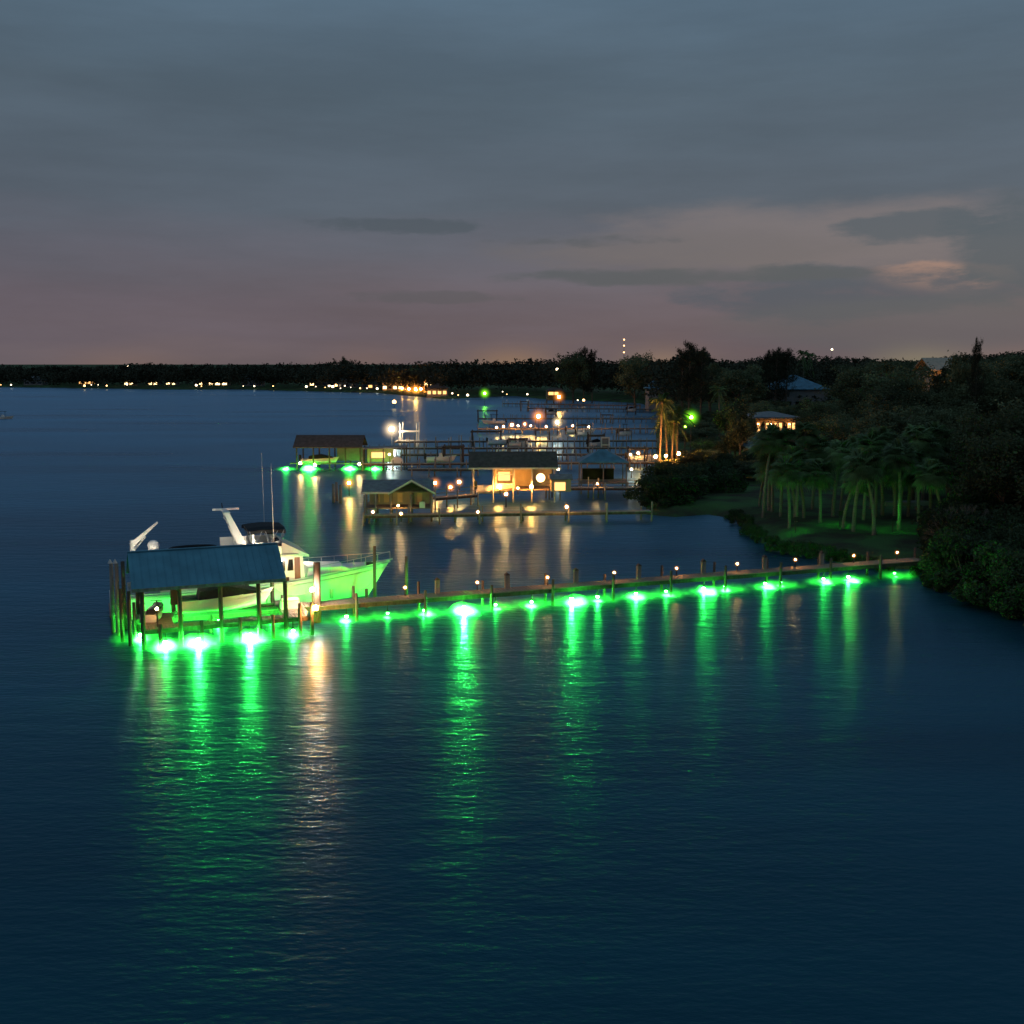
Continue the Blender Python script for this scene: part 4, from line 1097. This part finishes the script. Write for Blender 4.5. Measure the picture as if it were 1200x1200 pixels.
def pine(seed, h=17, n=5200):
    rr = random.Random(seed); rg_ = np.random.default_rng(seed)
    t = empty('pine_tree', (0, 0, 0), 0, 'x', 'tree')
    mb_ = MB(); mb_.cyl((0, 0, -.6), (.2, 0, h * .96), .28, .05, 8, cap=False)
    C_ = []
    for i in range(60):
        z = h * rr.uniform(.22, .97); a = rr.uniform(0, 6.28); l = (1 - z / h) * h * .24 + rr.uniform(.6, 1.4)
        e = Vector((math.cos(a) * l, math.sin(a) * l, z + l * rr.uniform(.3, .7)))
        mb_.cyl((0, 0, z), e, .06, .015, 4, cap=False)
        for q in range(n // 60):
            f = rr.uniform(.25, 1.08); C_.append((e.x * f + rr.gauss(0, .28), e.y * f + rr.gauss(0, .28), z + (e.z - z) * f + rr.gauss(0, .35)))
    mb_.build('trunk', M['bark'], t)
    qmesh('crown', quads(np.array(C_), .3, rg_, -.4, .3), M['leaf_pine'], t)
    return t
def palm(seed, h=8.5, fr=1.9, nf=34, lean=.6, material='leaf_palm', feather=False):
    rr = random.Random(seed)
    t = empty('palm_tree', (0, 0, 0), 0, 'x', 'tree')
    mb_ = MB(); prev = Vector((0, 0, -.5)); lx, ly = rr.uniform(-lean, lean), rr.uniform(-lean, lean)
    for i in range(1, 9):
        q = Vector((lx * (i / 8) ** 2, ly * (i / 8) ** 2, h * i / 8)); mb_.cyl(prev, q, .19 - .006 * i, .185 - .006 * i, 8, cap=False); prev = q
    mb_.build('trunk', M['palmbark'], t, True)
    top = prev; V = []
    for i in range(nf):
        el = rr.uniform(-1.0, 1.35); a = rr.uniform(0, 6.28)
        d_ = Vector((math.cos(a) * math.cos(el), math.sin(a) * math.cos(el), math.sin(el)))
        side = d_.cross(Vector((0, 0, 1))).normalized(); L_ = fr * rr.uniform(.8, 1.15)
        base = top + d_ * L_ * (.05 if feather else .42)
        V += [top - side * .03, top + side * .03, base + side * .02, base - side * .02]
        nl = 16
        if not feather:
            for k in range(nl):
                th = -1.35 + 2.7 * k / (nl - 1)
                ld = (d_ * math.cos(th) + side * math.sin(th)); ll = L_ * .68 * (.75 + .25 * math.cos(th))
                m_ = base + ld * ll * .55; e = base + ld * ll + Vector((0, 0, -ll * .38))
                wv = ld.cross(Vector((0, 0, 1))).normalized() * .06 + Vector((0, 0, .01))
                V += [base, m_ - wv, e, m_ + wv]
        else:
            for k in range(22):
                f = .1 + .9 * k / 22; c = top + d_ * L_ * f + Vector((0, 0, -L_ * .55 * f * f))
                for s2 in (-1, 1):
                    e = c + side * s2 * (.7 - .4 * f) + d_ * .25 + Vector((0, 0, -.3)); mdd = (c + e) / 2 + d_ * .06
                    V += [c, mdd, e, (c + e) / 2 - d_ * .06]
    qmesh('crown', np.array([tuple(v) for v in V]), M[material], t)
    # old boots hanging under the crown
    return t
def mangrove(seed, rad=2.6, h=3.2, n=3600, material='leaf_mang'):
    rr = random.Random(seed); rg_ = np.random.default_rng(seed)
    t = empty('mangrove_bush', (0, 0, 0), 0, 'x', 'bush')
    mb_ = MB(); cl = []
    for i in range(12):
        a = rr.uniform(0, 6.28); q = rad * rr.uniform(.15, .8); e = Vector((q * math.cos(a), q * math.sin(a), h * rr.uniform(.45, .9)))
        mb_.cyl((e.x * .35, e.y * .35, -.5), e, .06, .03, 5, cap=False); mb_.cyl((e.x * 1.1, e.y * 1.1, -.6), (e.x * .5, e.y * .5, h * .35), .04, .03, 4, cap=False)
        cl.append((e.x, e.y, e.z, rad * rr.uniform(.26, .42)))
    mb_.build('stem', M['bark'], t)
    for i in range(10):
        a = rr.uniform(0, 6.28); q = rad * rr.uniform(.5, .9); cl.append((q * math.cos(a), q * math.sin(a), h * rr.uniform(.15, .4), rad * .28))
    cl = np.array(cl); idx = rg_.integers(0, len(cl), n)
    d_ = rg_.normal(size=(n, 3)); d_ /= np.linalg.norm(d_, axis=1)[:, None]; d_ *= (rg_.uniform(.3, 1.1, n) ** .6)[:, None]; d_[:, 2] *= .8
    c = cl[idx, :3] + d_ * cl[idx, 3:4]; c[:, 2] = np.maximum(c[:, 2], .05)
    qmesh('foliage', quads(c, .14, rg_, .2), M[material], t)
    return t

BL = [broadleaf(101 + i, 12, 4.6 + .5 * (i % 3)) for i in range(5)]
PI_ = [pine(201 + i) for i in range(2)]
PAH = (5.0, 6.2, 7.4, 8.6, 9.8)
PA = [palm(301 + i, h_q, 2.0, 78, (.7, 1.5, .9, 1.9, 1.2)[i]) for i, h_q in enumerate(PAH)]
PB = [palm(351 + i, h_q, 1.7, 60, (1.6, .6, 1.7, .8, 2.2)[i]) for i, h_q in enumerate(PAH)]
PF = [palm(331 + i, 8.5, 2.6, 22, .5, 'leaf_palm', True) for i in range(2)]
MG = [mangrove(401 + i) for i in range(3)]
used = set()
random.seed(21)
def put(protos, x, y, s, label, group=None, z=None, sz=None):
    pr_ = random.choice(protos); g_ = gz(x, y) if z is None else z
    sc_ = (s, s, s if sz is None else sz); rz = random.uniform(0, 6.28)
    if pr_.name not in used:
        used.add(pr_.name); pr_.location = (x, y, g_); pr_.rotation_euler = (0, 0, rz); pr_.scale = sc_; pr_['label'] = label
        if group: pr_['group'] = group
        return pr_
    o = dup(pr_, (x, y, g_), rz, sc_, label)
    if group: o['group'] = group
    elif 'group' in o: del o['group']
    return o

# skyline profile of tree tops (photo pixels)
PRX = [-100, 0, 100, 150, 172, 190, 280, 360, 400, 430, 480, 560, 600, 655, 670, 690, 700, 735, 744, 760, 780, 800, 806, 825, 835, 870, 900, 915, 930, 960, 1000, 1040, 1080, 1110, 1136, 1150, 1200, 1300]
PRY = [426, 427, 427, 426, 423, 425, 425, 424, 420, 424, 423, 420, 421, 417, 411, 413, 418, 420, 412, 418, 419, 411, 403, 408, 419, 419, 412, 409, 415, 414, 416, 417, 419, 414, 412, 413, 407, 404]
def cap(px): return float(np.interp(px, PRX, PRY))

HOUSE_KEEP = [(797, 826, 470, 522), (834, 852, 450, 505), (760, 800, 455, 548), (884, 930, 488, 545), (1092, 1126, 420, 450), (900, 965, 440, 466), (884, 932, 508, 530)]
def top_h(x, D, ytop): return (CAM_H + (YH - ytop) / 1287 * D)

# near palms lit green on the right bank (cabbage palms): foot px, foot py, top py
palms = [(925, 617, 540), (905, 600, 535), (942, 606, 530), (961, 612, 545), (976, 606, 520), (988, 618, 552), (1000, 622, 530), (1012, 610, 512), (1024, 628, 535), (1034, 604, 508),
         (1053, 622, 520), (1064, 606, 500), (1076, 614, 530), (1104, 626, 545), (890, 592, 545), (952, 596, 520), (1090, 606, 515), (1020, 598, 505), (985, 598, 515), (1120, 600, 520)]
where = ['nearest the water edge of the lawn', 'beyond the lawn at the left of the grove', 'third from the left of the grove', 'behind the bright lit trunk', 'in the thick left middle of the grove',
         'with the brightest green lit trunk', 'right of the brightest lit trunk', 'tall in the middle of the grove', 'with a slim trunk before the grey canoe', 'tall behind the grey canoe',
         'with a thick pale trunk by the grey canoe', 'tall at the right of the canoe', 'right of the canoe, short', 'with a pale leaning trunk beside the bare branches', 'at the far left tip of the grove',
         'at the back left of the grove', 'back right of the grove', 'at the back middle of the grove', 'half hidden at the back of the grove', 'at the right end beside the dark wood']
for (px, py, ty), wh in zip(palms, where):
    w = at(px, py, 1.0); zt = at_d(px, ty, w.y).z
    h_ = max(4, zt - gz(w.x, w.y) - .9)
    k_ = min(range(5), key=lambda q: abs(PAH[q] - h_)); f_ = h_ / PAH[k_]
    put([(PA if random.random() < .5 else PB)[k_]], w.x, w.y, max(.85, f_), 'green lit cabbage palm ' + wh, 'cabbage palms on the right bank', sz=f_)
for i in range(16):
    px = random.uniform(892, 1135); py = random.uniform(584, 612); ty = py - random.uniform(62, 100)
    w = at(px, py, 1.0); zt = at_d(px, ty, w.y).z; h_ = max(4, zt - gz(w.x, w.y) - .9); k_ = min(range(5), key=lambda q: abs(PAH[q] - h_)); f_ = h_ / PAH[k_]
    put([random.choice((PA, PB))[k_]], w.x, w.y, max(.8, f_), 'dim green cabbage palm crowded in the back rows of the grove', 'back row palms of the grove', sz=f_)
for i, (px, py) in enumerate(((932, 622), (984, 616), (1046, 624), (1084, 622))):  # green fills added to colour the palms; the one by the brightest trunk is inferred
    w = at(px, py, 1.0); g_ = gz(w.x, w.y)
    t = empty('green_palm_light', (w.x, w.y, g_ - .05), 0, ['added green fill light on the lawn edge, leftmost', 'green garden floodlight at the foot of the brightest lit palm', 'added green fill light before the canoe', 'added green fill light near the bare branches'][i], 'green light', 'green floodlights under the palms')
    MB().cyl((0, 0, 0), (0, 0, 1.3), .04, .04, 8).prism([(-.22, 1.2), (.22, 1.2), (.22, 1.65), (-.22, 1.65)], -.26, -.22).build('housing', M['black'], t)
    MB().ball((0, 0, 1.42), (.07, .085, .08, .07)[i], 8, 5).build('lens', M['e_green_s'], t, True)
# warm lit palms by the docks, and slender palms
for i, (px, py, ty) in enumerate(((773, 552, 462), (781, 549, 478), (787, 550, 490), (793, 548, 480), (843, 512, 455))):
    w = at(px, py, 1.0); zt = at_d(px, ty, w.y).z; h_ = zt - 1.4
    put(PF if i < 4 else PF, w.x, w.y, 1.0, ['tallest amber lit palm by the dock lamps, leftmost', 'amber lit palm second from left by the docks', 'short amber lit palm between taller ones by the docks',
        'amber lit palm rightmost by the docks', 'slender dim lit palm right of the lime green yard lamp'][i], 'palms lit from below' if i < 4 else None, sz=h_ / 8.5)
for i, (px, py, ty) in enumerate(((470, 458, 436), (478, 459, 434), (486, 460, 433), (492, 459, 438))):
    w = at(px, py, 1.0); zt = at_d(px, ty, w.y).z; h_ = zt - 1.4
    put(PF, w.x, w.y, 1.7, 'orange lit palm on the far shore, %s from the left' % ORD[i], 'orange lit palms on the far shore', sz=h_ / 8.5)
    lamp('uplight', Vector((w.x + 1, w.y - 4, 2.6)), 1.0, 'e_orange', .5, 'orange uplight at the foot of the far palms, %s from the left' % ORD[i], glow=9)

# landmark trees on the skyline
for i, (px, ty, D, kind) in enumerate(((808, 402, 300, 'p'), (822, 409, 300, 'p'), (800, 410, 310, 'p'), (910, 409, 330, 'p'), (922, 410, 330, 'p'), (902, 412, 335, 'p'), (942, 409, 430, 'f'), (950, 412, 435, 'f'), (1144, 399, 190, 'p'),
                                       (672, 409, 480, 'b'), (684, 408, 480, 'p'), (694, 411, 480, 'p'), (744, 411, 420, 'b'), (404, 417, 800, 'b'), (1136, 411, 200, 'b'), (1120, 411, 210, 'b'))):
    w = at_d(px, 440, D); h_ = top_h(px, D, ty) - gz(w.x, D)
    lb = ['tallest feathery tree on the skyline above the lime lamp', 'feathery skyline tree right of the tallest one', 'feathery skyline tree left of the tallest one', 'spiky skyline tree above the large blue roof, middle',
          'spiky skyline tree above the large blue roof, right', 'spiky skyline tree above the large blue roof, left', 'palm head on the skyline right of the spiky trees', 'second palm head on the skyline right of the spiky trees',
          'thin pointed spire tree on the skyline at far right', 'round skyline tree at the left of the bump left of the tower', 'pointed skyline tree in the bump left of the tower', 'pointed skyline tree at the right of the bump left of the tower',
          'round lone skyline tree beside the radio tower', 'round tree rising on the far shore above the bright white cluster', 'umbrella shaped tree beside the spire tree', 'round tree above the cream gable roof'][i]
    if kind == 'p': put(PI_, w.x, D, {8: .45}.get(i, 1.1), lb, sz=h_ / 17)
    elif kind == 'f': put(PF, w.x, D, 1.3, lb, sz=h_ / 9.5)
    else: put(BL, w.x, D, h_ / 17, lb, sz=h_ / 12)

# wood on the right bank: individual trees nearer than about 300 m
cnt = 0; placed = []
tries = 0
LAWN = [(820, 960, 575, 640)]
while cnt < 235 and tries < 20000:
    tries += 1
    D = math.sqrt(random.uniform(88 ** 2, 330 ** 2)); px = random.uniform(765, 1290)
    x = (px - 600) / 1287 * (D * cp + CAM_H * sp)
    sdv = float(shore_sd([[x, D]])[0])
    if sdv < 2.5: continue
    fx, fy = to_px((x, D, 1.0))
    if fx < 1015 and fy > 566: continue
    if 1015 <= fx < 1120 and fy > 592: continue
    if fx < 1250 and fy > 640 : continue
    mind = 5.2 if D < 180 else 8.0
    if any((x - a) ** 2 + (D - b2) ** 2 < mind * mind for a, b2 in placed): continue
    # tree height
    if D > 215: yt = cap(px) + 2.5 + abs(random.gauss(0, 5))
    elif px > 1130 and D < 150: yt = random.uniform(450, 520)
    else: yt = random.uniform(max(cap(px) + 10, fy - 95), fy - 42)
    zt = top_h(px, D, yt); h_ = zt - gz(x, D)
    h_ = min(max(h_, 4.5), 27)
    ok = True
    for (a0, a1, b0, b1) in HOUSE_KEEP:                      # keep sight lines to the lit houses
        ty_ = to_px((x, D, h_ + 1.5))[1]
        wpx = 5.0 * h_ / 12 / D * 1287
        hy_ = {470: 490, 450: 512, 455: 548, 488: 512, 420: 500, 440: 480, 508: 530}[b0]
        if fx + wpx > a0 and fx - wpx < a1 and ty_ < b1 - 4 and fy > hy_: 
            # shorten
            h2 = top_h(px, D, b1 + random.uniform(0, 10)) - gz(x, D)
            if h2 < 3.5: h_ = random.uniform(2.2, 3.0)
            else: h_ = min(h_, h2)
    if fx < 800 and h_ > 9: h_ = random.uniform(4, 8) if fy > 520 else h_
    if fx < 812 and 455 < fy < 560: ok = ok and random.random() < .5; h_ = min(h_, 5)
    if not ok: continue
    placed.append((x, D)); cnt += 1
    wide = max(h_ / 12, .55) * random.uniform(.95, 1.3)
    lb = ('dark leafy tree in the near part of the right bank wood', 'near trees of the right bank wood') if D < 160 else (('dark leafy tree in the middle of the right bank wood', 'middle trees of the right bank wood') if D < 240 else ('dark leafy tree at the back of the right bank wood', 'back trees of the right bank wood'))
    put(BL, x, D, wide, lb[0], lb[1], sz=h_ / 12)

for i, (px, D, yt, wd_) in enumerate(((868, 176, 482, .5), (952, 178, 484, .6), (900, 215, 470, .5), (862, 190, 462, .8), (955, 200, 462, .8))):
    w = at_d(px, 500, D); h_ = top_h(px, D, yt) - gz(w.x, D)
    put(BL, w.x, D, wd_, ['leafy tree covering the left end of the amber terrace', 'leafy tree covering the right end of the amber terrace', 'slender tree before the large blue roof', 'dark tree left of the amber terrace house', 'dark tree right of the amber terrace house'][i], sz=h_ / 12)
# near shore bushes: point by the docks and the right bank edge
def bushes(pts, label, group, smin, smax):
    for (px, py) in pts:
        w = at(px, py, .5); put(MG, w.x, w.y, random.uniform(smin, smax), label, group, z=min(max(gz(w.x, w.y), 0), 1.2), sz=random.uniform(smin, smax))
pts = [(764 + i * 11 + random.uniform(-4, 4), 592 - abs(i - 2) * 1.5 + random.uniform(-6, 4)) for i in range(6)] + [(768 + i * 12, 577 + random.uniform(-4, 4)) for i in range(8)] + [(812 + i * 13, 562 + random.uniform(-5, 5)) for i in range(6)]
bushes(pts, 'dark rounded bush on the point beside the docks', 'dark bushes on the point', .8, 1.15)
pts = [(1112 + i * 9 + random.uniform(-4, 4), 678 + i * 4.2 + random.uniform(-10, 0)) for i in range(12)] + [(1118 + i * 11, 656 + i * 3.2 + random.uniform(-8, 4)) for i in range(10)] + [(1130 + i * 13, 640 + i * 3 + random.uniform(-8, 4)) for i in range(8)]
bushes(pts, 'dark mangrove bush overhanging the near right waterline', 'mangroves on the near right bank', .75, 1.2)
bushes([(1086, 668), (1094, 676), (1101, 684), (1098, 658), (1108, 664)], 'small mangrove bush where the long dock meets the right bank', 'small mangroves at the dock end', .4, .55)
pts = [(1104 + i * 15, 632 + random.uniform(-8, 8)) for i in range(9)]
bushes(pts, 'tangled low bush behind the right bank mangroves', 'bushes behind the mangroves', .8, 1.2)
pts = [(858 + i * 7 + random.uniform(-3, 3), 603 + i * 6 + random.uniform(-3, 1)) for i in range(6)] + [(905 + i * 16, 640 + i * 2.6) for i in range(9)]
bushes(pts, 'low shore bush along the curved lawn edge', 'low bushes on the lawn edge', .25, .45)

# bare branches
bb_ = at(1135, 652, 1.0)
t = empty('bare_shrub', (bb_.x, bb_.y, 1.0), 0, 'pale leafless branches spreading before the dark wood at right', 'shrub')
mb = MB(); rr = random.Random(5)
def branch(p, d_, l, r, dep):
    e = p + d_ * l; mb.cyl(p, e, r, r * .7, 5, cap=False)
    if dep:
        for _ in range(3):
            nd = (d_ + Vector((rr.uniform(-.6, .6), rr.uniform(-.4, .4), rr.uniform(-.25, .45)))).normalized(); branch(e, nd, l * .75, r * .62, dep - 1)
for a in (-.8, -.45, -.1, .3): branch(Vector((0, 0, -.3)), Vector((a - .5, rr.uniform(-.2, .2), 1)).normalized(), 1.6, .07, 4)
mb.build('branches', M['palmbark'], t)
# grey canoe rack on bank
cn = at(1037, 600, 1.4)
t = empty('canoe', (cn.x, cn.y, 1.6), .15, 'grey upturned canoe resting on trestles among the palm trunks', 'canoe')
h, rg = hull_mb(5.2, 1.1, .45, .5, .3, 12, -.05, 2.0, .3); h.v = [(x, y, .9 - z) for x, y, z in h.v]; h.build('hull', M['wall_grey'], t, True)
q = MB()
for x in (1.2, 3.8): q.cyl((x, -.4, -1), (x, -.2, .45), .05, .05, 6); q.cyl((x, .4, -1), (x, .2, .45), .05, .05, 6); q.box(x - .04, -.6, .42, x + .04, .6, .5)
q.build('trestle', M['wood'], t)

for pr_ in BL + PI_ + PA + PB + PF + MG:
    if pr_.name not in used:
        for ch in [c for c in bpy.data.objects if c.parent == pr_]: bpy.data.objects.remove(ch)
        bpy.data.objects.remove(pr_)
# far wood: one mass
C_ = []; rg_ = np.random.default_rng(77); nt_ = 0
def far_tree(x, D, h, r, n, ls):
    nb = 7
    b2 = np.stack([rg_.normal(0, r * .45, nb), rg_.normal(0, r * .45, nb), h * rg_.uniform(.35, .86, nb)], 1); rb = r * rg_.uniform(.35, .62, nb)
    b2[0] = (0, 0, h - rb[0] * .9)
    i = rg_.integers(0, nb, n); d_ = rg_.normal(size=(n, 3)); d_ /= np.linalg.norm(d_, axis=1)[:, None]; d_ *= rg_.uniform(.5, 1.05, (n, 1))
    c = b2[i] + d_ * rb[i][:, None]; c[:, 2] = np.clip(c[:, 2], .3, h + .2)
    c += np.array([x, D, 1.0]); C_.append(quads(c, ls, rg_, .2))
# rows along the far shore
pxs = np.arange(-420, 800, 3.0)
for row in range(5):
    for px in pxs:
        px_ = px + random.uniform(-3, 3)
        if random.random() < .12: continue
        ys_ = float(np.interp(px_, [q[0] for q in SHORE_PX[:16]], [q[1] for q in SHORE_PX[:16]]))
        Ds_ = at(px_, ys_).y
        D = Ds_ + 9 + row * 26 + random.uniform(-5, 8)
        if row == 0 and random.random() < .45: continue
        x = (px_ - 600) / 1287 * (D * cp + CAM_H * sp)
        ycap = cap(px_) + (random.choice((0, .5, 1, 2, -.5, -1.5, 1, -2.5 if px_ > 380 else 0)) - .6 if row >= 3 else random.uniform(2, 10 - row))
        h_ = max(5.5, top_h(px_, D, ycap) - 2.8)
        far_tree(x, D, h_, random.uniform(3.5, 6.5), 110, .85 * (D / 800) ** .5)
# deep right wood beyond 330 m
for i in range(900):
    D = math.sqrt(random.uniform(330 ** 2, 620 ** 2)); px_ = random.uniform(755, 1260)
    x = (px_ - 600) / 1287 * (D * cp + CAM_H * sp)
    ycap = cap(px_) + abs(random.gauss(0, 3.5))
    h_ = min(top_h(px_, D, ycap) - 2, 27)
    if 895 < px_ < 972 and D < 420: h_ = min(h_, 6)
    far_tree(x, D, h_, random.uniform(3.5, 6), 110, .6)
fw = qmesh('far_wood', np.concatenate(C_), M['leaf_far']); tag(fw, 'dark continuous wood along the far shore and horizon', kind='stuff')

# ------------------------------------------------------------------ sky
wd = bpy.data.worlds.new('World'); S.world = wd; wd.use_nodes = True
n = wd.node_tree; n.nodes.clear()
out = node(n, 'ShaderNodeOutputWorld'); bg = node(n, 'ShaderNodeBackground'); bg.inputs[1].default_value = 1.0
tc = node(n, 'ShaderNodeTexCoord'); sep = node(n, 'ShaderNodeSeparateXYZ'); n.links.new(tc.outputs['Generated'], sep.inputs[0])
def mth(op, a, b=None, c=None, clamp=False):
    q = node(n, 'ShaderNodeMath', operation=op); q.use_clamp = clamp
    for i, v in enumerate((a, b, c)):
        if v is None: continue
        if isinstance(v, (int, float)): q.inputs[i].default_value = v
        else: n.links.new(v, q.inputs[i])
    return q.outputs[0]
def mixc(f, a, b):
    q = node(n, 'ShaderNodeMix', data_type='RGBA'); n.links.new(f, q.inputs[0])
    for i, v in ((6, a), (7, b)):
        if isinstance(v, tuple): q.inputs[i].default_value = (*v, 1)
        else: n.links.new(v, q.inputs[i])
    return q.outputs[2]
az = mth('ARCTAN2', sep.outputs[0], sep.outputs[1]); el = mth('ARCSINE', sep.outputs[2])
def sky_noise(scale, sx, sz, detail=5):
    mp = node(n, 'ShaderNodeMapping'); mp.inputs['Scale'].default_value = (sx, sx, sz); n.links.new(tc.outputs['Generated'], mp.inputs['Vector'])
    z = node(n, 'ShaderNodeTexNoise'); z.inputs['Scale'].default_value = scale; z.inputs['Detail'].default_value = detail; z.inputs['Roughness'].default_value = .6
    n.links.new(mp.outputs[0], z.inputs['Vector']); return z.outputs['Fac']
nzA = sky_noise(4.0, 1.0, 7.0); nzB = sky_noise(9.0, 1.0, 4.0, 8); 
elw = mth('ADD', el, mth('MULTIPLY', mth('SUBTRACT', nzA, .5), .05))
cr = node(n, 'ShaderNodeValToRGB'); n.links.new(mth('MULTIPLY', elw, 2.0), cr.inputs[0])
els = cr.color_ramp.elements
els[0].position = 0.0; els[0].color = (0.142, 0.112, 0.118, 1); els[1].position = 1.0; els[1].color = (0.10, 0.18, 0.26, 1)
for pos, c in ((.05, (0.122, 0.104, 0.124)), (.11, (0.118, 0.104, 0.132)), (.19, (0.102, 0.106, 0.139)), (.27, (0.082, 0.106, 0.140)), (.45, (0.075, 0.11, 0.145)), (.68, (0.09, .15, .21))):
    e = els.new(pos); e.color = (*c, 1)
col = cr.outputs[0]
def blob(px, py, sx, sy, soft=.6, wob=1.2, nz=None):
    a0 = math.atan((px - 600) / 1287); e0 = math.atan((YH - py) / 1287); sa, se = sx / 1287, sy / 1287
    da = mth('DIVIDE', mth('SUBTRACT', az, a0), sa); de = mth('DIVIDE', mth('SUBTRACT', el, e0), se)
    r2 = mth('ADD', mth('POWER', mth('ABSOLUTE', da), 2.0), mth('POWER', mth('ABSOLUTE', de), 2.0))
    q = mth('ADD', r2, mth('MULTIPLY', mth('SUBTRACT', nz or nzB, .5), wob * 4))
    mr = node(n, 'ShaderNodeMapRange', interpolation_type='SMOOTHSTEP'); n.links.new(q, mr.inputs[0])
    mr.inputs['From Min'].default_value = max(1 - soft, -.2); mr.inputs['From Max'].default_value = 1 + soft; mr.inputs['To Min'].default_value = 1; mr.inputs['To Max'].default_value = 0
    return mr.outputs[0]
def lay(col, b, c, amt): return mixc(mth('MULTIPLY', b, amt), col, c)
# thin streaks all over
st1 = sky_noise(3.2, 1.0, 6.0, 9)
mr1 = node(n, 'ShaderNodeMapRange'); mr1.inputs['From Min'].default_value = .36; mr1.inputs['From Max'].default_value = .66; mr1.inputs['To Min'].default_value = .90; mr1.inputs['To Max'].default_value = 1.10
n.links.new(st1, mr1.inputs[0]); vs1 = node(n, 'ShaderNodeVectorMath', operation='SCALE'); n.links.new(col, vs1.inputs[0]); n.links.new(mr1.outputs[0], vs1.inputs['Scale']); col = vs1.outputs[0]
# high haze, pinkish
col = lay(col, blob(960, 290, 250, 40, .9, .8), (0.178, 0.152, 0.158), .8)
col = lay(col, blob(1075, 336, 70, 18, .45, 1.6), (0.32, 0.20, 0.165), .9)
col = lay(col, blob(780, 300, 170, 22, 1, .9), (0.130, 0.120, 0.130), .6)
# slate clouds
col = lay(col, blob(980, 350, 150, 27, .6, 1.3), (0.062, 0.086, 0.120), .9)
col = lay(col, blob(800, 328, 190, 9, .8, 1.8), (0.074, 0.090, 0.108), .85)
col = lay(col, blob(1190, 300, 70, 45, .5, 1.4), (0.068, 0.092, 0.118), .85)
col = lay(col, blob(1090, 280, 90, 13, .9, 2.4), (0.068, 0.092, 0.118), .8)
col = lay(col, blob(440, 272, 100, 7, 1.0, 3.0), (0.056, 0.078, 0.102), .7)
col = lay(col, blob(700, 286, 80, 6, 1.0, 3.0), (0.060, 0.078, 0.098), .6)
col = lay(col, blob(500, 352, 90, 6, 1.0, 3.0), (0.080, 0.086, 0.104), .6)
col = lay(col, blob(1100, 385, 230, 30, .8, .4), (0.088, 0.104, 0.118), .6)
# city glow on the horizon
for (px, w_, c, a) in ((600, 55, (0.34, 0.20, 0.10), .55), (775, 50, (0.34, 0.22, 0.13), .5), (1075, 55, (0.28, 0.25, 0.14), .55), (1200, 60, (0.3, 0.19, 0.13), .45), (150, 70, (0.24, 0.15, 0.11), .35), (430, 60, (0.24, .14, .10), .3)):
    a0 = math.atan((px - 600) / 1287)
    da = mth('DIVIDE', mth('SUBTRACT', az, a0), w_ * .9 / 1287); de = mth('DIVIDE', mth('SUBTRACT', el, 0.0), 17 / 1287)
    col = lay(col, mth('POWER', 2.718, mth('MULTIPLY', mth('ADD', mth('MULTIPLY', da, da), mth('MULTIPLY', de, de)), -1.0)), c, a * .95)
# dark ground side of the dome
gr = mth('LESS_THAN', el, -0.002); col = mixc(gr, col, (0.02, 0.025, 0.03))
sk = node(n, 'ShaderNodeTexSky', sky_type='NISHITA'); sk.sun_disc = False; sk.sun_elevation = math.radians(-3.0); sk.sun_rotation = math.radians(40)
sv = node(n, 'ShaderNodeVectorMath', operation='SCALE'); n.links.new(sk.outputs[0], sv.inputs[0]); sv.inputs['Scale'].default_value = .1
ad = node(n, 'ShaderNodeVectorMath', operation='ADD'); n.links.new(sv.outputs[0], ad.inputs[0]); n.links.new(col, ad.inputs[1])
n.links.new(ad.outputs[0], bg.inputs[0]); n.links.new(bg.outputs[0], out.inputs[0])

# last dusk light
sl = bpy.data.lights.new('dusk_sun', 'SUN'); sl.energy = .06; sl.angle = math.radians(25); sl.color = (1, .75, .6)
so = bpy.data.objects.new('dusk_sun', sl); COL.objects.link(so); so.rotation_euler = (math.radians(82), 0, math.radians(-40))

# ------------------------------------------------------------------ camera
cam = bpy.data.cameras.new('camera'); co = bpy.data.objects.new('camera', cam); COL.objects.link(co)
cam.sensor_fit = 'HORIZONTAL'; cam.sensor_width = 36; cam.lens = 36 * F; cam.clip_start = .5; cam.clip_end = 30000
co.location = (0, 0, CAM_H); co.rotation_euler = (math.pi / 2 - PITCH, 0, 0)
S.camera = co
S.render.engine = 'CYCLES'
S.cycles.use_denoising = True
S.cycles.sample_clamp_indirect = 4.0
S.cycles.max_bounces = 5; S.cycles.diffuse_bounces = 2; S.cycles.glossy_bounces = 3; S.cycles.transparent_max_bounces = 4
S.cycles.caustics_reflective = False; S.cycles.caustics_refractive = False
S.view_settings.view_transform = 'Standard'; S.view_settings.look = 'None'; S.view_settings.exposure = 0
